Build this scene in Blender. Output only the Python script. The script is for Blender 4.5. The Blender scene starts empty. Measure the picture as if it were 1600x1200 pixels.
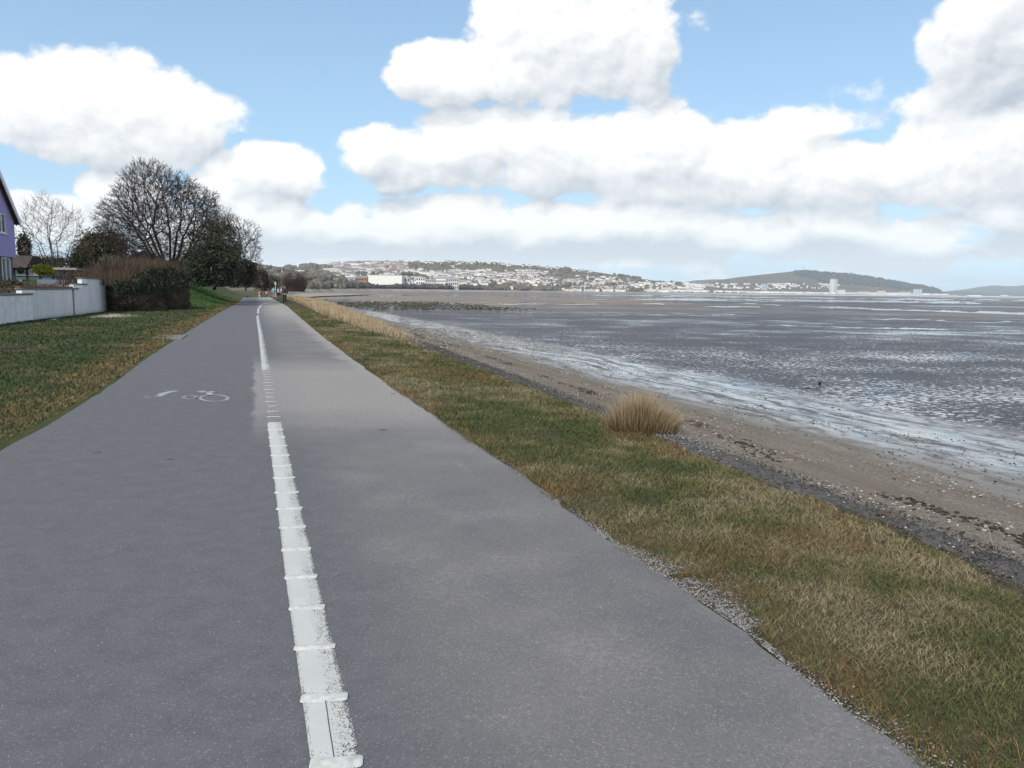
import bpy, bmesh, math, random
import numpy as np
from mathutils import Vector, Matrix

random.seed(7)
RNG = np.random.default_rng(11)
SC = bpy.context.scene
COL = SC.collection
R = math.radians

# ------------------------------------------------------------------ camera
F = 1200.0                                   # focal length in photo pixels (photo 1600 x 1200)
CAM_H = 1.55
PITCH = math.atan((600 - 454.3) / F)
ROLL = math.atan(0.0110)
fwd = np.array([0, math.cos(PITCH), -math.sin(PITCH)])
up0 = np.array([0, math.sin(PITCH), math.cos(PITCH)])
rt0 = np.array([1.0, 0, 0])
rt = rt0 * math.cos(ROLL) + up0 * math.sin(ROLL)
upv = -rt0 * math.sin(ROLL) + up0 * math.cos(ROLL)
EYE = np.array([0, 0, CAM_H])
cam_data = bpy.data.cameras.new('camera')
cam = bpy.data.objects.new('camera', cam_data)
COL.objects.link(cam)
cam.matrix_world = Matrix(((rt[0], upv[0], -fwd[0], 0), (rt[1], upv[1], -fwd[1], 0), (rt[2], upv[2], -fwd[2], CAM_H), (0, 0, 0, 1)))
cam_data.sensor_fit = 'HORIZONTAL'
cam_data.sensor_width = 36.0
cam_data.lens = 36.0 * F / 1600
cam_data.clip_start = 0.1
cam_data.clip_end = 60000
SC.camera = cam

# ------------------------------------------------------------------ node helpers
class E:
    """a tiny expression wrapper round shader sockets"""
    def __init__(s, nt, sock): s.nt, s.k = nt, sock
    def _m(s, op, *o, clamp=False):
        n = s.nt.nodes.new('ShaderNodeMath'); n.operation = op; n.use_clamp = clamp
        for i, v in enumerate((s,) + o):
            if isinstance(v, E): s.nt.links.new(v.k, n.inputs[i])
            else: n.inputs[i].default_value = v
        return E(s.nt, n.outputs[0])
    def __add__(s, o): return s._m('ADD', o)
    __radd__ = __add__
    def __sub__(s, o): return s._m('SUBTRACT', o)
    def __rsub__(s, o): return (s * -1.0) + o
    def __mul__(s, o): return s._m('MULTIPLY', o)
    __rmul__ = __mul__
    def __truediv__(s, o): return s._m('DIVIDE', o)
    def max(s, o): return s._m('MAXIMUM', o)
    def min(s, o): return s._m('MINIMUM', o)
    def smax(s, o, k): return s._m('SMOOTH_MAX', o, k)
    def pow(s, o): return s._m('POWER', o)
    def abs(s): return s._m('ABSOLUTE')
    def sqrt(s): return s._m('SQRT')
    def sin(s): return s._m('SINE')
    def gt(s, o): return s._m('GREATER_THAN', o)
    def clamp(s): return s._m('ADD', 0.0, clamp=True)
    def smooth(s, a, b, c=0.0, d=1.0):
        n = s.nt.nodes.new('ShaderNodeMapRange'); n.interpolation_type = 'SMOOTHSTEP'
        s.nt.links.new(s.k, n.inputs[0])
        for i, v in enumerate((a, b, c, d)): n.inputs[i + 1].default_value = v
        return E(s.nt, n.outputs[0])
    def lin(s, a, b, c=0.0, d=1.0):
        n = s.nt.nodes.new('ShaderNodeMapRange'); n.clamp = True
        s.nt.links.new(s.k, n.inputs[0])
        for i, v in enumerate((a, b, c, d)): n.inputs[i + 1].default_value = v
        return E(s.nt, n.outputs[0])

def put(nt, v, sock):
    if isinstance(v, E): nt.links.new(v.k, sock)
    elif isinstance(v, (tuple, list)) and len(v) == 3 and sock.type == 'RGBA': sock.default_value = (*v, 1)
    else: sock.default_value = v

def vmath(nt, op, a, b=None, scale=None):
    n = nt.nodes.new('ShaderNodeVectorMath'); n.operation = op
    put(nt, a, n.inputs[0])
    if b is not None: put(nt, b, n.inputs[1])
    if scale is not None: put(nt, scale, n.inputs['Scale'])
    return E(nt, n.outputs['Value'] if op in ('DOT_PRODUCT', 'LENGTH') else n.outputs[0])

def sep(nt, v):
    n = nt.nodes.new('ShaderNodeSeparateXYZ'); nt.links.new(v.k, n.inputs[0])
    return [E(nt, n.outputs[i]) for i in range(3)]

def comb(nt, x, y, z=0.0):
    n = nt.nodes.new('ShaderNodeCombineXYZ')
    for i, v in enumerate((x, y, z)): put(nt, v, n.inputs[i])
    return E(nt, n.outputs[0])

def noise(nt, vec, scale, detail=3.0, rough=0.5, dist=0.0, dims='3D'):
    n = nt.nodes.new('ShaderNodeTexNoise'); n.noise_dimensions = dims
    nt.links.new(vec.k, n.inputs['Vector'])
    n.inputs['Scale'].default_value = scale; n.inputs['Detail'].default_value = detail
    n.inputs['Roughness'].default_value = rough; n.inputs['Distortion'].default_value = dist
    return E(nt, n.outputs[0])

def voronoi(nt, vec, scale, feature='F1', out='Distance', rnd=1.0):
    n = nt.nodes.new('ShaderNodeTexVoronoi'); n.feature = feature
    nt.links.new(vec.k, n.inputs['Vector']); n.inputs['Scale'].default_value = scale
    n.inputs['Randomness'].default_value = rnd
    return E(nt, n.outputs[out])

def mix(nt, f, a, b):
    n = nt.nodes.new('ShaderNodeMix'); n.data_type = 'RGBA'
    put(nt, f, n.inputs[0]); put(nt, a, n.inputs[6]); put(nt, b, n.inputs[7])
    return E(nt, n.outputs[2])

# ------------------------------------------------------------------ world: blue sky with cumulus
SUN_EL, SUN_AZ = 42.0, 205.0                 # azimuth clockwise from +Y: behind the camera, a little to its left
def azel(px, py):
    d = fwd + rt * (px - 800) / F + upv * (600 - py) / F
    d = d / np.linalg.norm(d)
    return math.atan2(d[0], d[1]) * 1000, math.asin(d[2]) * 1000     # milliradians

# clouds seen: centre x, y, half-width, rise, drop (photo pixels turned into directions), strength
CLOUDS = [
    (172, 190, 168, 94, 66, 1.0), (140, 150, 85, 62, 50, 1.0), (290, 188, 98, 54, 50, .9), (45, 165, 88, 66, 60, .9), (190, 222, 130, 30, 20, .5),
    (905, 55, 178, 140, 105, 1.1), (1000, 60, 75, 100, 90, 1.0), (700, 128, 112, 48, 36, .9), (800, 110, 80, 60, 50, .9), 
    (620, 245, 98, 50, 52, 1.0), (735, 232, 105, 60, 72, 1.0), (870, 235, 120, 72, 78, 1.0), (1010, 240, 140, 80, 82, 1.1), (1160, 262, 150, 72, 62, 1.1),
    (1330, 280, 130, 56, 50, 1.0), (1500, 255, 140, 90, 72, 1.1), (1590, 230, 100, 80, 90, 1.1),
    (410, 275, 92, 46, 44, .95), (340, 300, 60, 24, 26, .6), (1570, 60, 115, 100, 80, .9), (1500, 160, 90, 44, 30, .4), (1330, 135, 34, 26, 20, .28), (1300, 190, 70, 24, 18, .30),
    (420, 345, 120, 42, 30, .75), (560, 352, 110, 34, 26, .7), (700, 345, 130, 40, 28, .75), (860, 356, 120, 34, 26, .7), (1010, 348, 130, 40, 28, .75), (1170, 360, 110, 32, 24, .65), (1310, 352, 110, 34, 24, .6), (1440, 366, 90, 26, 20, .5),
    (75, 345, 75, 36, 40, .9), (190, 300, 50, 36, 50, .85), (1570, 330, 60, 30, 22, .8), (270, 360, 80, 20, 30, .5),
]
world = bpy.data.worlds.new('World'); SC.world = world; world.use_nodes = True
wt = world.node_tree; wt.nodes.clear()

def blobs(nt, U, V):
    f = None
    kx = 1000 / F * .93
    for (px, py, rx, ru, rd, st) in CLOUDS:
        a, e = azel(px, py)
        du = (U - a) * (1 / (rx * kx))
        dv = V - e
        dv = (dv * (1 / (ru * kx))).max(dv * (-1 / (rd * kx)))
        b = ((1.0 - (du * du + dv * dv)) * st).max(-1.0)
        f = b if f is None else f.smax(b, 0.25)
    return f
geo = wt.nodes.new('ShaderNodeNewGeometry')
D = vmath(wt, 'SCALE', E(wt, geo.outputs['Incoming']), scale=-1.0)
x, y, DZ = sep(wt, D)
n = wt.nodes.new('ShaderNodeMath'); n.operation = 'ARCTAN2'; wt.links.new(x.k, n.inputs[0]); wt.links.new(y.k, n.inputs[1])
U = E(wt, n.outputs[0]) * 1000.0
V = DZ._m('ARCSINE') * 1000.0
wn = wt.nodes.new('ShaderNodeTexNoise'); wt.links.new(D.k, wn.inputs['Vector'])
wn.inputs['Scale'].default_value = 9.0; wn.inputs['Detail'].default_value = 2.0; wn.inputs['Roughness'].default_value = 0.55
wx, wy, wz = sep(wt, E(wt, wn.outputs[1]))
Uw, Vw = U + (wx - 0.5) * 75.0, V + (wy - 0.5) * 46.0
b0 = blobs(wt, Uw, Vw)
b2 = blobs(wt, Uw - 10.0, Vw + 28.0)
# low far bank of cloud all along the horizon, and loose cumulus in the rest of the sky
low = noise(wt, vmath(wt, 'MULTIPLY', D, (1.0, 1.0, 4.2)), 6.0, 3.0, 0.55)
bank = (low - 0.41) * 3.2 + V.smooth(20, 60, -0.1, 0.30) - V.smooth(75, 130, 0.0, 2.3)
outside = (U.abs().smooth(640, 800)).max(V.smooth(450, 540))
gen = noise(wt, vmath(wt, 'MULTIPLY', D, (1.0, 1.0, 1.5)), 3.1, 2.0, 0.5)
genf = (gen - 0.5) * 4.5 - (1.0 - outside) * 2.0
f = b0.smax(bank, 0.2).smax(genf, 0.2)
cell = vmath(wt, 'MULTIPLY', D, (1.0, 1.0, 1.35))
def puff(v, det):
    n = wt.nodes.new('ShaderNodeTexVoronoi'); n.feature = 'F1'; n.inputs['Scale'].default_value = 17.0; n.inputs['Detail'].default_value = det; n.inputs['Roughness'].default_value = 0.5; n.inputs['Lacunarity'].default_value = 2.3; n.normalize = True
    wt.links.new(v.k, n.inputs['Vector']); return 1.0 - E(wt, n.outputs['Distance']) * 1.5
warped = vmath(wt, 'ADD', cell, vmath(wt, 'SCALE', vmath(wt, 'SUBTRACT', E(wt, wn.outputs[1]), (0.5, 0.5, 0.5)), scale=0.10))
shift = vmath(wt, 'ADD', warped, (-0.006, 0.0, 0.012))
n1 = noise(wt, cell, 13.0, 8.0, 0.60) * 0.80 + puff(warped, 2.0) * 0.30
n1b = noise(wt, vmath(wt, 'ADD', cell, (-0.007, 0.0, 0.014)), 13.0, 6.0, 0.60) * 0.80 + puff(shift, 2.0) * 0.30
n2 = (wz - 0.5)
f0 = f + (n1 - 0.52) * 2.5 + n2 * 0.8
alpha = f0.smooth(-0.06, 0.34) * DZ.smooth(-0.03, -0.005)
relief = (n1 - n1b) * 1.9
shape = (b0 - b2) * 0.72
gx, ge = azel(1580, 80)
gr = (1.0 - (((U - gx) * (1 / 150)) * ((U - gx) * (1 / 150)) + ((V - ge) * (1 / 130)) * ((V - ge) * (1 / 130)))).max(0.0)
light = (relief + shape + n2 * 0.35 - (f0 - 0.5).max(0.0) * 0.08 - gr * 0.28 + 0.76).clamp()
sky = wt.nodes.new('ShaderNodeTexSky'); sky.sky_type = 'NISHITA'; sky.sun_disc = False
sky.sun_elevation = R(SUN_EL); sky.sun_rotation = R(SUN_AZ)
sky.altitude = 0; sky.air_density = 1.0; sky.dust_density = 1.0; sky.ozone_density = 2.0
SKY_S = 0.12
CL = 1.0 / SKY_S
blue = E(wt, sky.outputs[0])
blue = mix(wt, DZ.smooth(0.02, 0.34, 0.62, 0.34), blue, tuple(CL * v for v in (0.42, 0.68, 0.92)))         # thin high veil
cloud = mix(wt, light.lin(0.05, 0.95), tuple(CL * v for v in (0.43, 0.48, 0.54)), tuple(CL * v for v in (0.90, 0.90, 0.89)))
airy = DZ.smooth(0.0, 0.14, 0.85, 0.0)
cloud = mix(wt, airy * 0.8, cloud, tuple(CL * v for v in (0.74, 0.83, 0.88)))
blue = mix(wt, airy, blue, tuple(CL * v for v in (0.60, 0.76, 0.86)))
skyc = mix(wt, alpha * 0.96, blue, cloud)
bg = wt.nodes.new('ShaderNodeBackground'); wt.links.new(skyc.k, bg.inputs[0]); bg.inputs[1].default_value = SKY_S
wo = wt.nodes.new('ShaderNodeOutputWorld'); wt.links.new(bg.outputs[0], wo.inputs[0])

# ------------------------------------------------------------------ sun, veiled by cloud over the path
sl = bpy.data.lights.new('sun', 'SUN'); sl.energy = 3.1; sl.angle = R(6); sl.color = (1.0, 0.94, 0.85)
so = bpy.data.objects.new('sun', sl); COL.objects.link(so)
sd = Vector((math.sin(R(SUN_AZ)) * math.cos(R(SUN_EL)), math.cos(R(SUN_AZ)) * math.cos(R(SUN_EL)), math.sin(R(SUN_EL))))
so.rotation_euler = (-sd).to_track_quat('-Z', 'Y').to_euler(); so.location = (0, 0, 60)
SC.view_settings.view_transform = 'Standard'; SC.view_settings.look = 'None'
SC.view_settings.exposure = 0.30; SC.view_settings.gamma = 1.0; SC.view_settings.use_curve_mapping = False
SC.render.engine = 'CYCLES'
SC.cycles.max_bounces = 4; SC.cycles.volume_bounces = 1; SC.cycles.transparent_max_bounces = 12
SC.cycles.use_denoising = True

# ------------------------------------------------------------------ places: photo pixel -> ground, path coordinates
def ray(px, py): return fwd + rt * (px - 800) / F + upv * (600 - py) / F
def ground(px, py, z=0.0):
    d = ray(px, py); t = (z - CAM_H) / d[2]
    return EYE + d * t
def at(px, py, dist):
    d = ray(px, py); return EYE + d * (dist / d[1])
def yh(px): return 454.3 + (px - 800) * 0.0110
PA = R(18.6)
PU = np.array([-math.sin(PA), math.cos(PA)])      # along the path
PR = np.array([math.cos(PA), math.sin(PA)])       # to its right
def sq(p): return float(p[0] * PU[0] + p[1] * PU[1]), float(p[0] * PR[0] + p[1] * PR[1])
def xy(s, q): return np.array([s * PU[0] + q * PR[0], s * PU[1] + q * PR[1]])
def curve(pts, z=0.0, lo=-6.0, hi=400.0, far=None):
    """px points -> q(s), straight beyond both ends"""
    a = sorted(sq(ground(x, y, z)) for x, y in pts)
    s = np.array([p[0] for p in a]); q = np.array([p[1] for p in a])
    k0 = (q[1] - q[0]) / (s[1] - s[0]) * 0.3
    s = np.concatenate([[lo], s]); q = np.concatenate([[q[0] - k0 * (s[1] - lo)], q])
    if far: s = np.concatenate([s, [f[0] for f in far]]); q = np.concatenate([q, [f[1] for f in far]])
    return lambda v: np.interp(v, s, q)
qL = curve([(0, 706), (50, 678), (100, 649), (160, 612), (205, 577), (250, 546), (300, 514), (340, 490), (372, 473)])
qR = curve([(1455, 1200), (1300, 1094), (1165, 983), (1025, 893), (947, 840), (860, 776), (780, 720), (700, 665), (630, 618), (550, 560), (500, 522), (462, 490), (448, 478)])
qW = curve([(527, 1200), (499, 1050), (470, 900), (448, 770), (429, 662), (416, 580), (408, 525), (403, 497), (404, 485)])
qS = curve([(1600, 945), (1480, 880), (1340, 822), (1200, 765), (1060, 705), (980, 672), (900, 641), (780, 592), (700, 561), (630, 533), (560, 505), (520, 490), (490, 477)])
def qT(s): return qS(s) + np.interp(s, [-6, 3, 6, 9, 14, 25, 60], [.42, .42, .40, .36, .34, .45, .8])
print('edges', [(s, round(float(qL(s)), 2), round(float(qW(s)), 2), round(float(qR(s)), 2), round(float(qS(s)), 2)) for s in (0, 3, 6, 10, 20, 40, 60, 80, 100)])

# numpy value noise
_tab = RNG.random((256, 256))
def vnoise(x, y, seed=0):
    x = np.asarray(x, float) + seed * 17.3; y = np.asarray(y, float) + seed * 9.7
    xi = np.floor(x).astype(int); yi = np.floor(y).astype(int); fx = x - xi; fy = y - yi
    fx = fx * fx * (3 - 2 * fx); fy = fy * fy * (3 - 2 * fy)
    g = lambda a, b: _tab[a % 256, b % 256]
    return (g(xi, yi) * (1 - fx) + g(xi + 1, yi) * fx) * (1 - fy) + (g(xi, yi + 1) * (1 - fx) + g(xi + 1, yi + 1) * fx) * fy
def fbm(x, y, seed=0, oct=4):
    v = 0; a = .5; t = 0
    for i in range(oct):
        v = v + a * vnoise(np.asarray(x) * 2 ** i, np.asarray(y) * 2 ** i, seed + i * 3); t += a; a *= .5
    return v / t
def sstep(v, a, b):
    t = np.clip((np.asarray(v, float) - a) / (b - a), 0, 1); return t * t * (3 - 2 * t)

# ------------------------------------------------------------------ object helpers
def tag(o, label=None, cat=None, group=None, kind=None):
    for k, v in (('label', label), ('category', cat), ('group', group), ('kind', kind)):
        if v: o[k] = v
    return o
def link(name, me, parent=None, loc=None):
    o = bpy.data.objects.new(name, me); COL.objects.link(o)
    if parent is not None: o.parent = parent
    if loc is not None: o.location = loc
    return o
def empty(name, loc, label, cat, group=None, rz=0.0):
    o = link(name, None, None, loc); o.rotation_euler = (0, 0, rz); o.empty_display_size = 0.3
    return tag(o, label, cat, group)
def mesh(name, verts, faces, mats=(), smooth=False, cols=None, mi=None):
    """verts (n,3); faces: array (m,k) of equal size, or a list of lists"""
    me = bpy.data.meshes.new(name)
    v = np.asarray(verts, dtype=np.float32)
    if isinstance(faces, np.ndarray):
        m, k = faces.shape
        me.vertices.add(len(v)); me.vertices.foreach_set('co', v.ravel())
        me.loops.add(m * k); me.loops.foreach_set('vertex_index', faces.astype(np.int32).ravel())
        me.polygons.add(m); me.polygons.foreach_set('loop_start', np.arange(0, m * k, k, dtype=np.int32))
        me.update(calc_edges=True)
    else:
        me.from_pydata([tuple(map(float, p)) for p in v], [], faces)
    for m_ in (mats if isinstance(mats, (list, tuple)) else [mats]): me.materials.append(m_)
    if mi is not None: me.polygons.foreach_set('material_index', np.asarray(mi, dtype=np.int32))
    if smooth: me.polygons.foreach_set('use_smooth', np.ones(len(me.polygons), dtype=bool))
    if cols is not None:
        a = me.color_attributes.new('Col', 'FLOAT_COLOR', 'POINT')
        c = np.ones((len(v), 4), dtype=np.float32); c[:, :3] = cols
        a.data.foreach_set('color', c.ravel())
    me.validate()
    return me
class Geo:
    """collects boxes and prisms into one mesh"""
    def __init__(s): s.v = []; s.f = []; s.m = []
    def add(s, v, f, m=0):
        b = len(s.v); s.v += [tuple(map(float, p)) for p in v]; s.f += [[i + b for i in q] for q in f]; s.m += [m] * len(f)
    def box(s, x0, x1, y0, y1, z0, z1, m=0):
        s.add([(x0, y0, z0), (x1, y0, z0), (x1, y1, z0), (x0, y1, z0), (x0, y0, z1), (x1, y0, z1), (x1, y1, z1), (x0, y1, z1)],
              [(0, 3, 2, 1), (4, 5, 6, 7), (0, 1, 5, 4), (1, 2, 6, 5), (2, 3, 7, 6), (3, 0, 4, 7)], m)
    def prism(s, poly, axis, a, b, m=0):
        """poly of 2D points in the two other axes, extruded along axis from a to b"""
        n = len(poly)
        def p3(p, t): return {'x': (t, p[0], p[1]), 'y': (p[0], t, p[1]), 'z': (p[0], p[1], t)}[axis]
        v = [p3(p, a) for p in poly] + [p3(p, b) for p in poly]
        f = [list(range(n))[::-1], list(range(n, 2 * n))] + [[i, (i + 1) % n, n + (i + 1) % n, n + i] for i in range(n)]
        s.add(v, f, m)
    def mesh(s, name, mats, smooth=False, bevel=0.0):
        me = mesh(name, s.v, s.f, mats, smooth, mi=s.m)
        bm = bmesh.new(); bm.from_mesh(me)
        bmesh.ops.recalc_face_normals(bm, faces=bm.faces)
        if bevel: bmesh.ops.bevel(bm, geom=list(bm.edges), offset=bevel, segments=1, affect='EDGES', clamp_overlap=True)
        bm.to_mesh(me); bm.free()
        return me
    def obj(s, name, mats, parent=None, **k): return link(name, s.mesh(name, mats, **k), parent)

# ------------------------------------------------------------------ materials
def newmat(name):
    m = bpy.data.materials.new(name); m.use_nodes = True
    nt = m.node_tree; b = nt.nodes['Principled BSDF']
    return m, nt, b
def pos(nt):
    g = nt.nodes.new('ShaderNodeNewGeometry'); return E(nt, g.outputs['Position'])
def objco(nt):
    g = nt.nodes.new('ShaderNodeTexCoord'); return E(nt, g.outputs['Object'])
def bump(nt, b, h, dist=0.01, strength=1.0):
    n = nt.nodes.new('ShaderNodeBump'); n.inputs['Distance'].default_value = dist; n.inputs['Strength'].default_value = strength
    nt.links.new(h.k, n.inputs['Height']); nt.links.new(n.outputs[0], b.inputs['Normal'])
def simple(name, col, rough=0.7, var=0.25, scale=4.0, spec=0.3, metal=0.0, bmp=0.0, bscale=40.0, col2=None):
    m, nt, b = newmat(name); p = pos(nt)
    n = noise(nt, p, scale, 4.0, 0.6)
    c2 = col2 or tuple(v * (1 - var) for v in col)
    c1 = tuple(min(1, v * (1 + var * .5)) for v in col)
    put(nt, mix(nt, n.smooth(0.3, 0.7), c1, c2), b.inputs['Base Color'])
    b.inputs['Roughness'].default_value = rough; b.inputs['Specular IOR Level'].default_value = spec; b.inputs['Metallic'].default_value = metal
    if bmp: bump(nt, b, noise(nt, p, bscale, 3.0), bmp)
    return m
def colmat(name, rough=0.75, spec=0.15, trans=0.0):
    """colour comes from the mesh's own per-piece colours"""
    m, nt, b = newmat(name)
    a = nt.nodes.new('ShaderNodeAttribute'); a.attribute_name = 'Col'
    nt.links.new(a.outputs['Color'], b.inputs['Base Color'])
    b.inputs['Roughness'].default_value = rough; b.inputs['Specular IOR Level'].default_value = spec
    return m
def sqnodes(nt):
    p = pos(nt)
    s = vmath(nt, 'DOT_PRODUCT', p, (float(PU[0]), float(PU[1]), 0.0)); q = vmath(nt, 'DOT_PRODUCT', p, (float(PR[0]), float(PR[1]), 0.0))
    return p, s, q

# asphalt ------------------------------------------------------------
mAsph, nt, b = newmat('asphalt')
p, s_, q_ = sqnodes(nt)
QW0, QR0 = float(qW(8)), float(qR(8))
agg = voronoi(nt, p, 150.0, out='Color'); ar, ag, ab = sep(nt, agg)
fine = noise(nt, p, 160.0, 2.0, 0.6)
mid = noise(nt, p, 6.0, 4.0, 0.62)
big = noise(nt, p, 0.55, 3.0, 0.55)
base = mix(nt, mid.smooth(0.25, 0.75), (0.112, 0.113, 0.126), (0.142, 0.142, 0.152))
right = q_.smooth(QW0 + 0.1, QW0 + 0.7)
base = mix(nt, right * big.smooth(0.30, 0.62, 0.25, 0.85), base, (0.180, 0.174, 0.170))
base = mix(nt, ar.gt(0.91) * (0.38 + right * 0.25), base, (0.30, 0.29, 0.28))
base = mix(nt, ag.lin(0.0, 0.30, 0.40, 0.0), base, (0.055, 0.056, 0.065))
base = mix(nt, fine.lin(0.3, 0.7, 0.48, 0.0), base, (0.062, 0.062, 0.068))
# blown sand lying across the right lane
wob = (noise(nt, p, 1.3, 4.0, 0.6) - 0.5)
along = (s_ + wob * 2.2 + (q_ - QW0) * 0.35)
patch = along.smooth(7.4, 11.0) * (1.0 - along.smooth(14.5, 19.0)) * (q_ + wob * 0.22).smooth(QW0 - 0.27, QW0 - 0.18)
grit = noise(nt, vmath(nt, 'MULTIPLY', p, (1.0, 1.0, 1.0)), 30.0, 4.0, 0.7)
sandf = patch * grit.smooth(0.28, 0.70, 0.30, 1.0) * 0.68
far_s = s_.smooth(27.0, 52.0) * (q_ + wob).smooth(QW0 - 0.3, QW0 + 1.6)
edge = (q_ + wob * 0.9 - (QR0 - 0.55)).smooth(0.0, 0.5) * s_.smooth(7.0, 12.0)
light_r = right * noise(nt, p, 0.9, 3.0, 0.6).smooth(0.40, 0.75) * 0.42 * grit.smooth(0.3, 0.7)
base = mix(nt, sandf.max(far_s * 0.6).max(edge * 0.5).max(light_r), base, (0.36, 0.335, 0.31))
# long faint joint in the right lane, and dark damp spots
joint = 1.0 - ((q_ - (QW0 + 1.50) + wob * 0.22).abs()).smooth(0.006, 0.05)
base = mix(nt, joint * grit.smooth(0.42, 0.6) * big.smooth(0.48, 0.62) * mid.smooth(0.4, 0.6) * 0.40 * (1.0 - s_.smooth(9.0, 12.0)), base, (0.31, 0.30, 0.27))
drop = voronoi(nt, p, 1.1); base = mix(nt, (1.0 - (drop + wob * 0.10).smooth(0.03, 0.055)) * 0.7, base, (0.05, 0.045, 0.042))
put(nt, base, b.inputs['Base Color']); b.inputs['Roughness'].default_value = 0.86; b.inputs['Specular IOR Level'].default_value = 0.22
bump(nt, b, ar * 0.5 + fine, 0.004, 0.8)

# painted white, worn ------------------------------------------------
def paintmat(name, wear_lo, right_wear=True, col=(0.46, 0.465, 0.445)):
    m, nt, b = newmat(name)
    p, s_, q_ = sqnodes(nt)
    n = noise(nt, p, 190.0, 2.0, 0.6) * 0.72 + noise(nt, p, 45.0, 3.0, 0.7) * 0.28; g = noise(nt, p, 3.0, 3.0, 0.6)
    co = objco(nt)
    ax, ay, az = sep(nt, co)
    a = nt.nodes.new('ShaderNodeAttribute'); a.attribute_name = 'Col'      # r: across the line 0..1, g: local wear
    cr, cg, cb = sep(nt, E(nt, a.outputs['Color']))
    worn = (n + (g - 0.5) * 0.25) - cg * 0.42
    worn = worn - (cr.smooth(0.40, 0.75) * 0.095 if right_wear else cr * 0.0) - (cr - 0.5).abs().smooth(0.36, 0.5) * 0.11
    alpha = worn.smooth(wear_lo, wear_lo + 0.05)
    put(nt, mix(nt, g.smooth(0.3, 0.7), col, tuple(v * 0.90 for v in col)), b.inputs['Base Color'])
    b.inputs['Roughness'].default_value = 0.6
    tr = nt.nodes.new('ShaderNodeBsdfTransparent'); ms = nt.nodes.new('ShaderNodeMixShader')
    out = nt.nodes['Material Output']
    nt.links.new(alpha.k, ms.inputs[0]); nt.links.new(tr.outputs[0], ms.inputs[1]); nt.links.new(b.outputs[0], ms.inputs[2])
    nt.links.new(ms.outputs[0], out.inputs[0])
    return m
mPaint = paintmat('line_paint', 0.325)
mFaded = paintmat('faded_paint', 0.44, False, (0.36, 0.37, 0.38))
mRib = simple('rib_paint', (0.475, 0.48, 0.46), 0.6, 0.22, 30.0)

# soil under the turf --------------------------------------------------
def turfmat(name, a, c, d):
    m, nt, b = newmat(name); p = pos(nt)
    n1 = noise(nt, p, 1.2, 5.0, 0.6); n2 = noise(nt, p, 22.0, 4.0, 0.7); n3 = noise(nt, p, 0.35, 3.0, 0.5)
    base = mix(nt, n1.smooth(0.35, 0.65), a, c)
    base = mix(nt, n3.smooth(0.5, 0.75), base, d)
    base = mix(nt, n2.lin(0.3, 0.7, 0.7, 0.0), base, tuple(v * 0.45 for v in a))
    put(nt, base, b.inputs['Base Color']); b.inputs['Roughness'].default_value = 0.95; b.inputs['Specular IOR Level'].default_value = 0.1
    bump(nt, b, n2, 0.02)
    return m
mVerge = turfmat('verge_soil', (0.060, 0.056, 0.030), (0.105, 0.088, 0.052), (0.085, 0.066, 0.040))
mLawn = turfmat('lawn_soil', (0.050, 0.072, 0.026), (0.070, 0.078, 0.034), (0.085, 0.075, 0.04))
mSoil = turfmat('garden_soil', (0.06, 0.045, 0.03), (0.09, 0.075, 0.045), (0.07, 0.06, 0.04))

# foreshore: shingle, wet band, rippled mud, far bars --------------------
mShore, nt, b = newmat('foreshore')
p, s_, q_ = sqnodes(nt)
px_, py_, pz_ = sep(nt, p)
w1 = noise(nt, vmath(nt, 'MULTIPLY', comb(nt, s_, q_, 0.0), (0.12, 0.5, 1.0)), 1.0, 4.0, 0.6) - 0.5
streak = noise(nt, vmath(nt, 'MULTIPLY', comb(nt, s_, q_ + (noise(nt, p, 0.35, 3.0, 0.6) - 0.5) * 2.2, 0.0), (0.30, 1.7, 1.0)), 1.0, 7.0, 0.70) * 0.72 + noise(nt, p, 2.6, 4.0, 0.65) * 0.28
peb = voronoi(nt, p, 28.0, out='Color'); pr, pg, pb = sep(nt, peb)
pebd = voronoi(nt, p, 28.0)
band = noise(nt, vmath(nt, 'MULTIPLY', comb(nt, s_, q_, 0.0), (0.10, 0.9, 1.0)), 1.0, 4.0, 0.6)
qq = q_ + w1 * 2.4
wet = qq.smooth(10.4, 14.4)
mud = qq.smooth(17.0, 19.5)
sand = mix(nt, band.smooth(0.35, 0.65), (0.155, 0.132, 0.108), (0.215, 0.190, 0.160))
shing = mix(nt, pr, (0.075, 0.064, 0.055), (0.30, 0.265, 0.225))
drysh = mix(nt, band.smooth(0.38, 0.62) * 0.75 * (1.0 - s_.smooth(30, 60)), sand, shing)
wetc = mix(nt, streak.smooth(0.40, 0.62), (0.070, 0.060, 0.052), (0.125, 0.115, 0.108))
mudn = noise(nt, p, 0.5, 4.0, 0.6)
mudc = mix(nt, mudn.smooth(0.35, 0.65), (0.042, 0.039, 0.045), (0.068, 0.063, 0.069))
col = mix(nt, wet, drysh, wetc); col = mix(nt, mud, col, mudc)
# far sand bars: bands of paler, drier sand
dist = (px_ * px_ + py_ * py_).sqrt()
barn = noise(nt, vmath(nt, 'MULTIPLY', p, (0.0022, 0.012, 1.0)), 1.0, 4.0, 0.55)
bar = dist.smooth(115, 210) * (barn + (px_ * -0.0003).clamp() * 0.25).smooth(0.44, 0.58)
col = mix(nt, bar * 0.85, col, (0.175, 0.145, 0.118))
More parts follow.
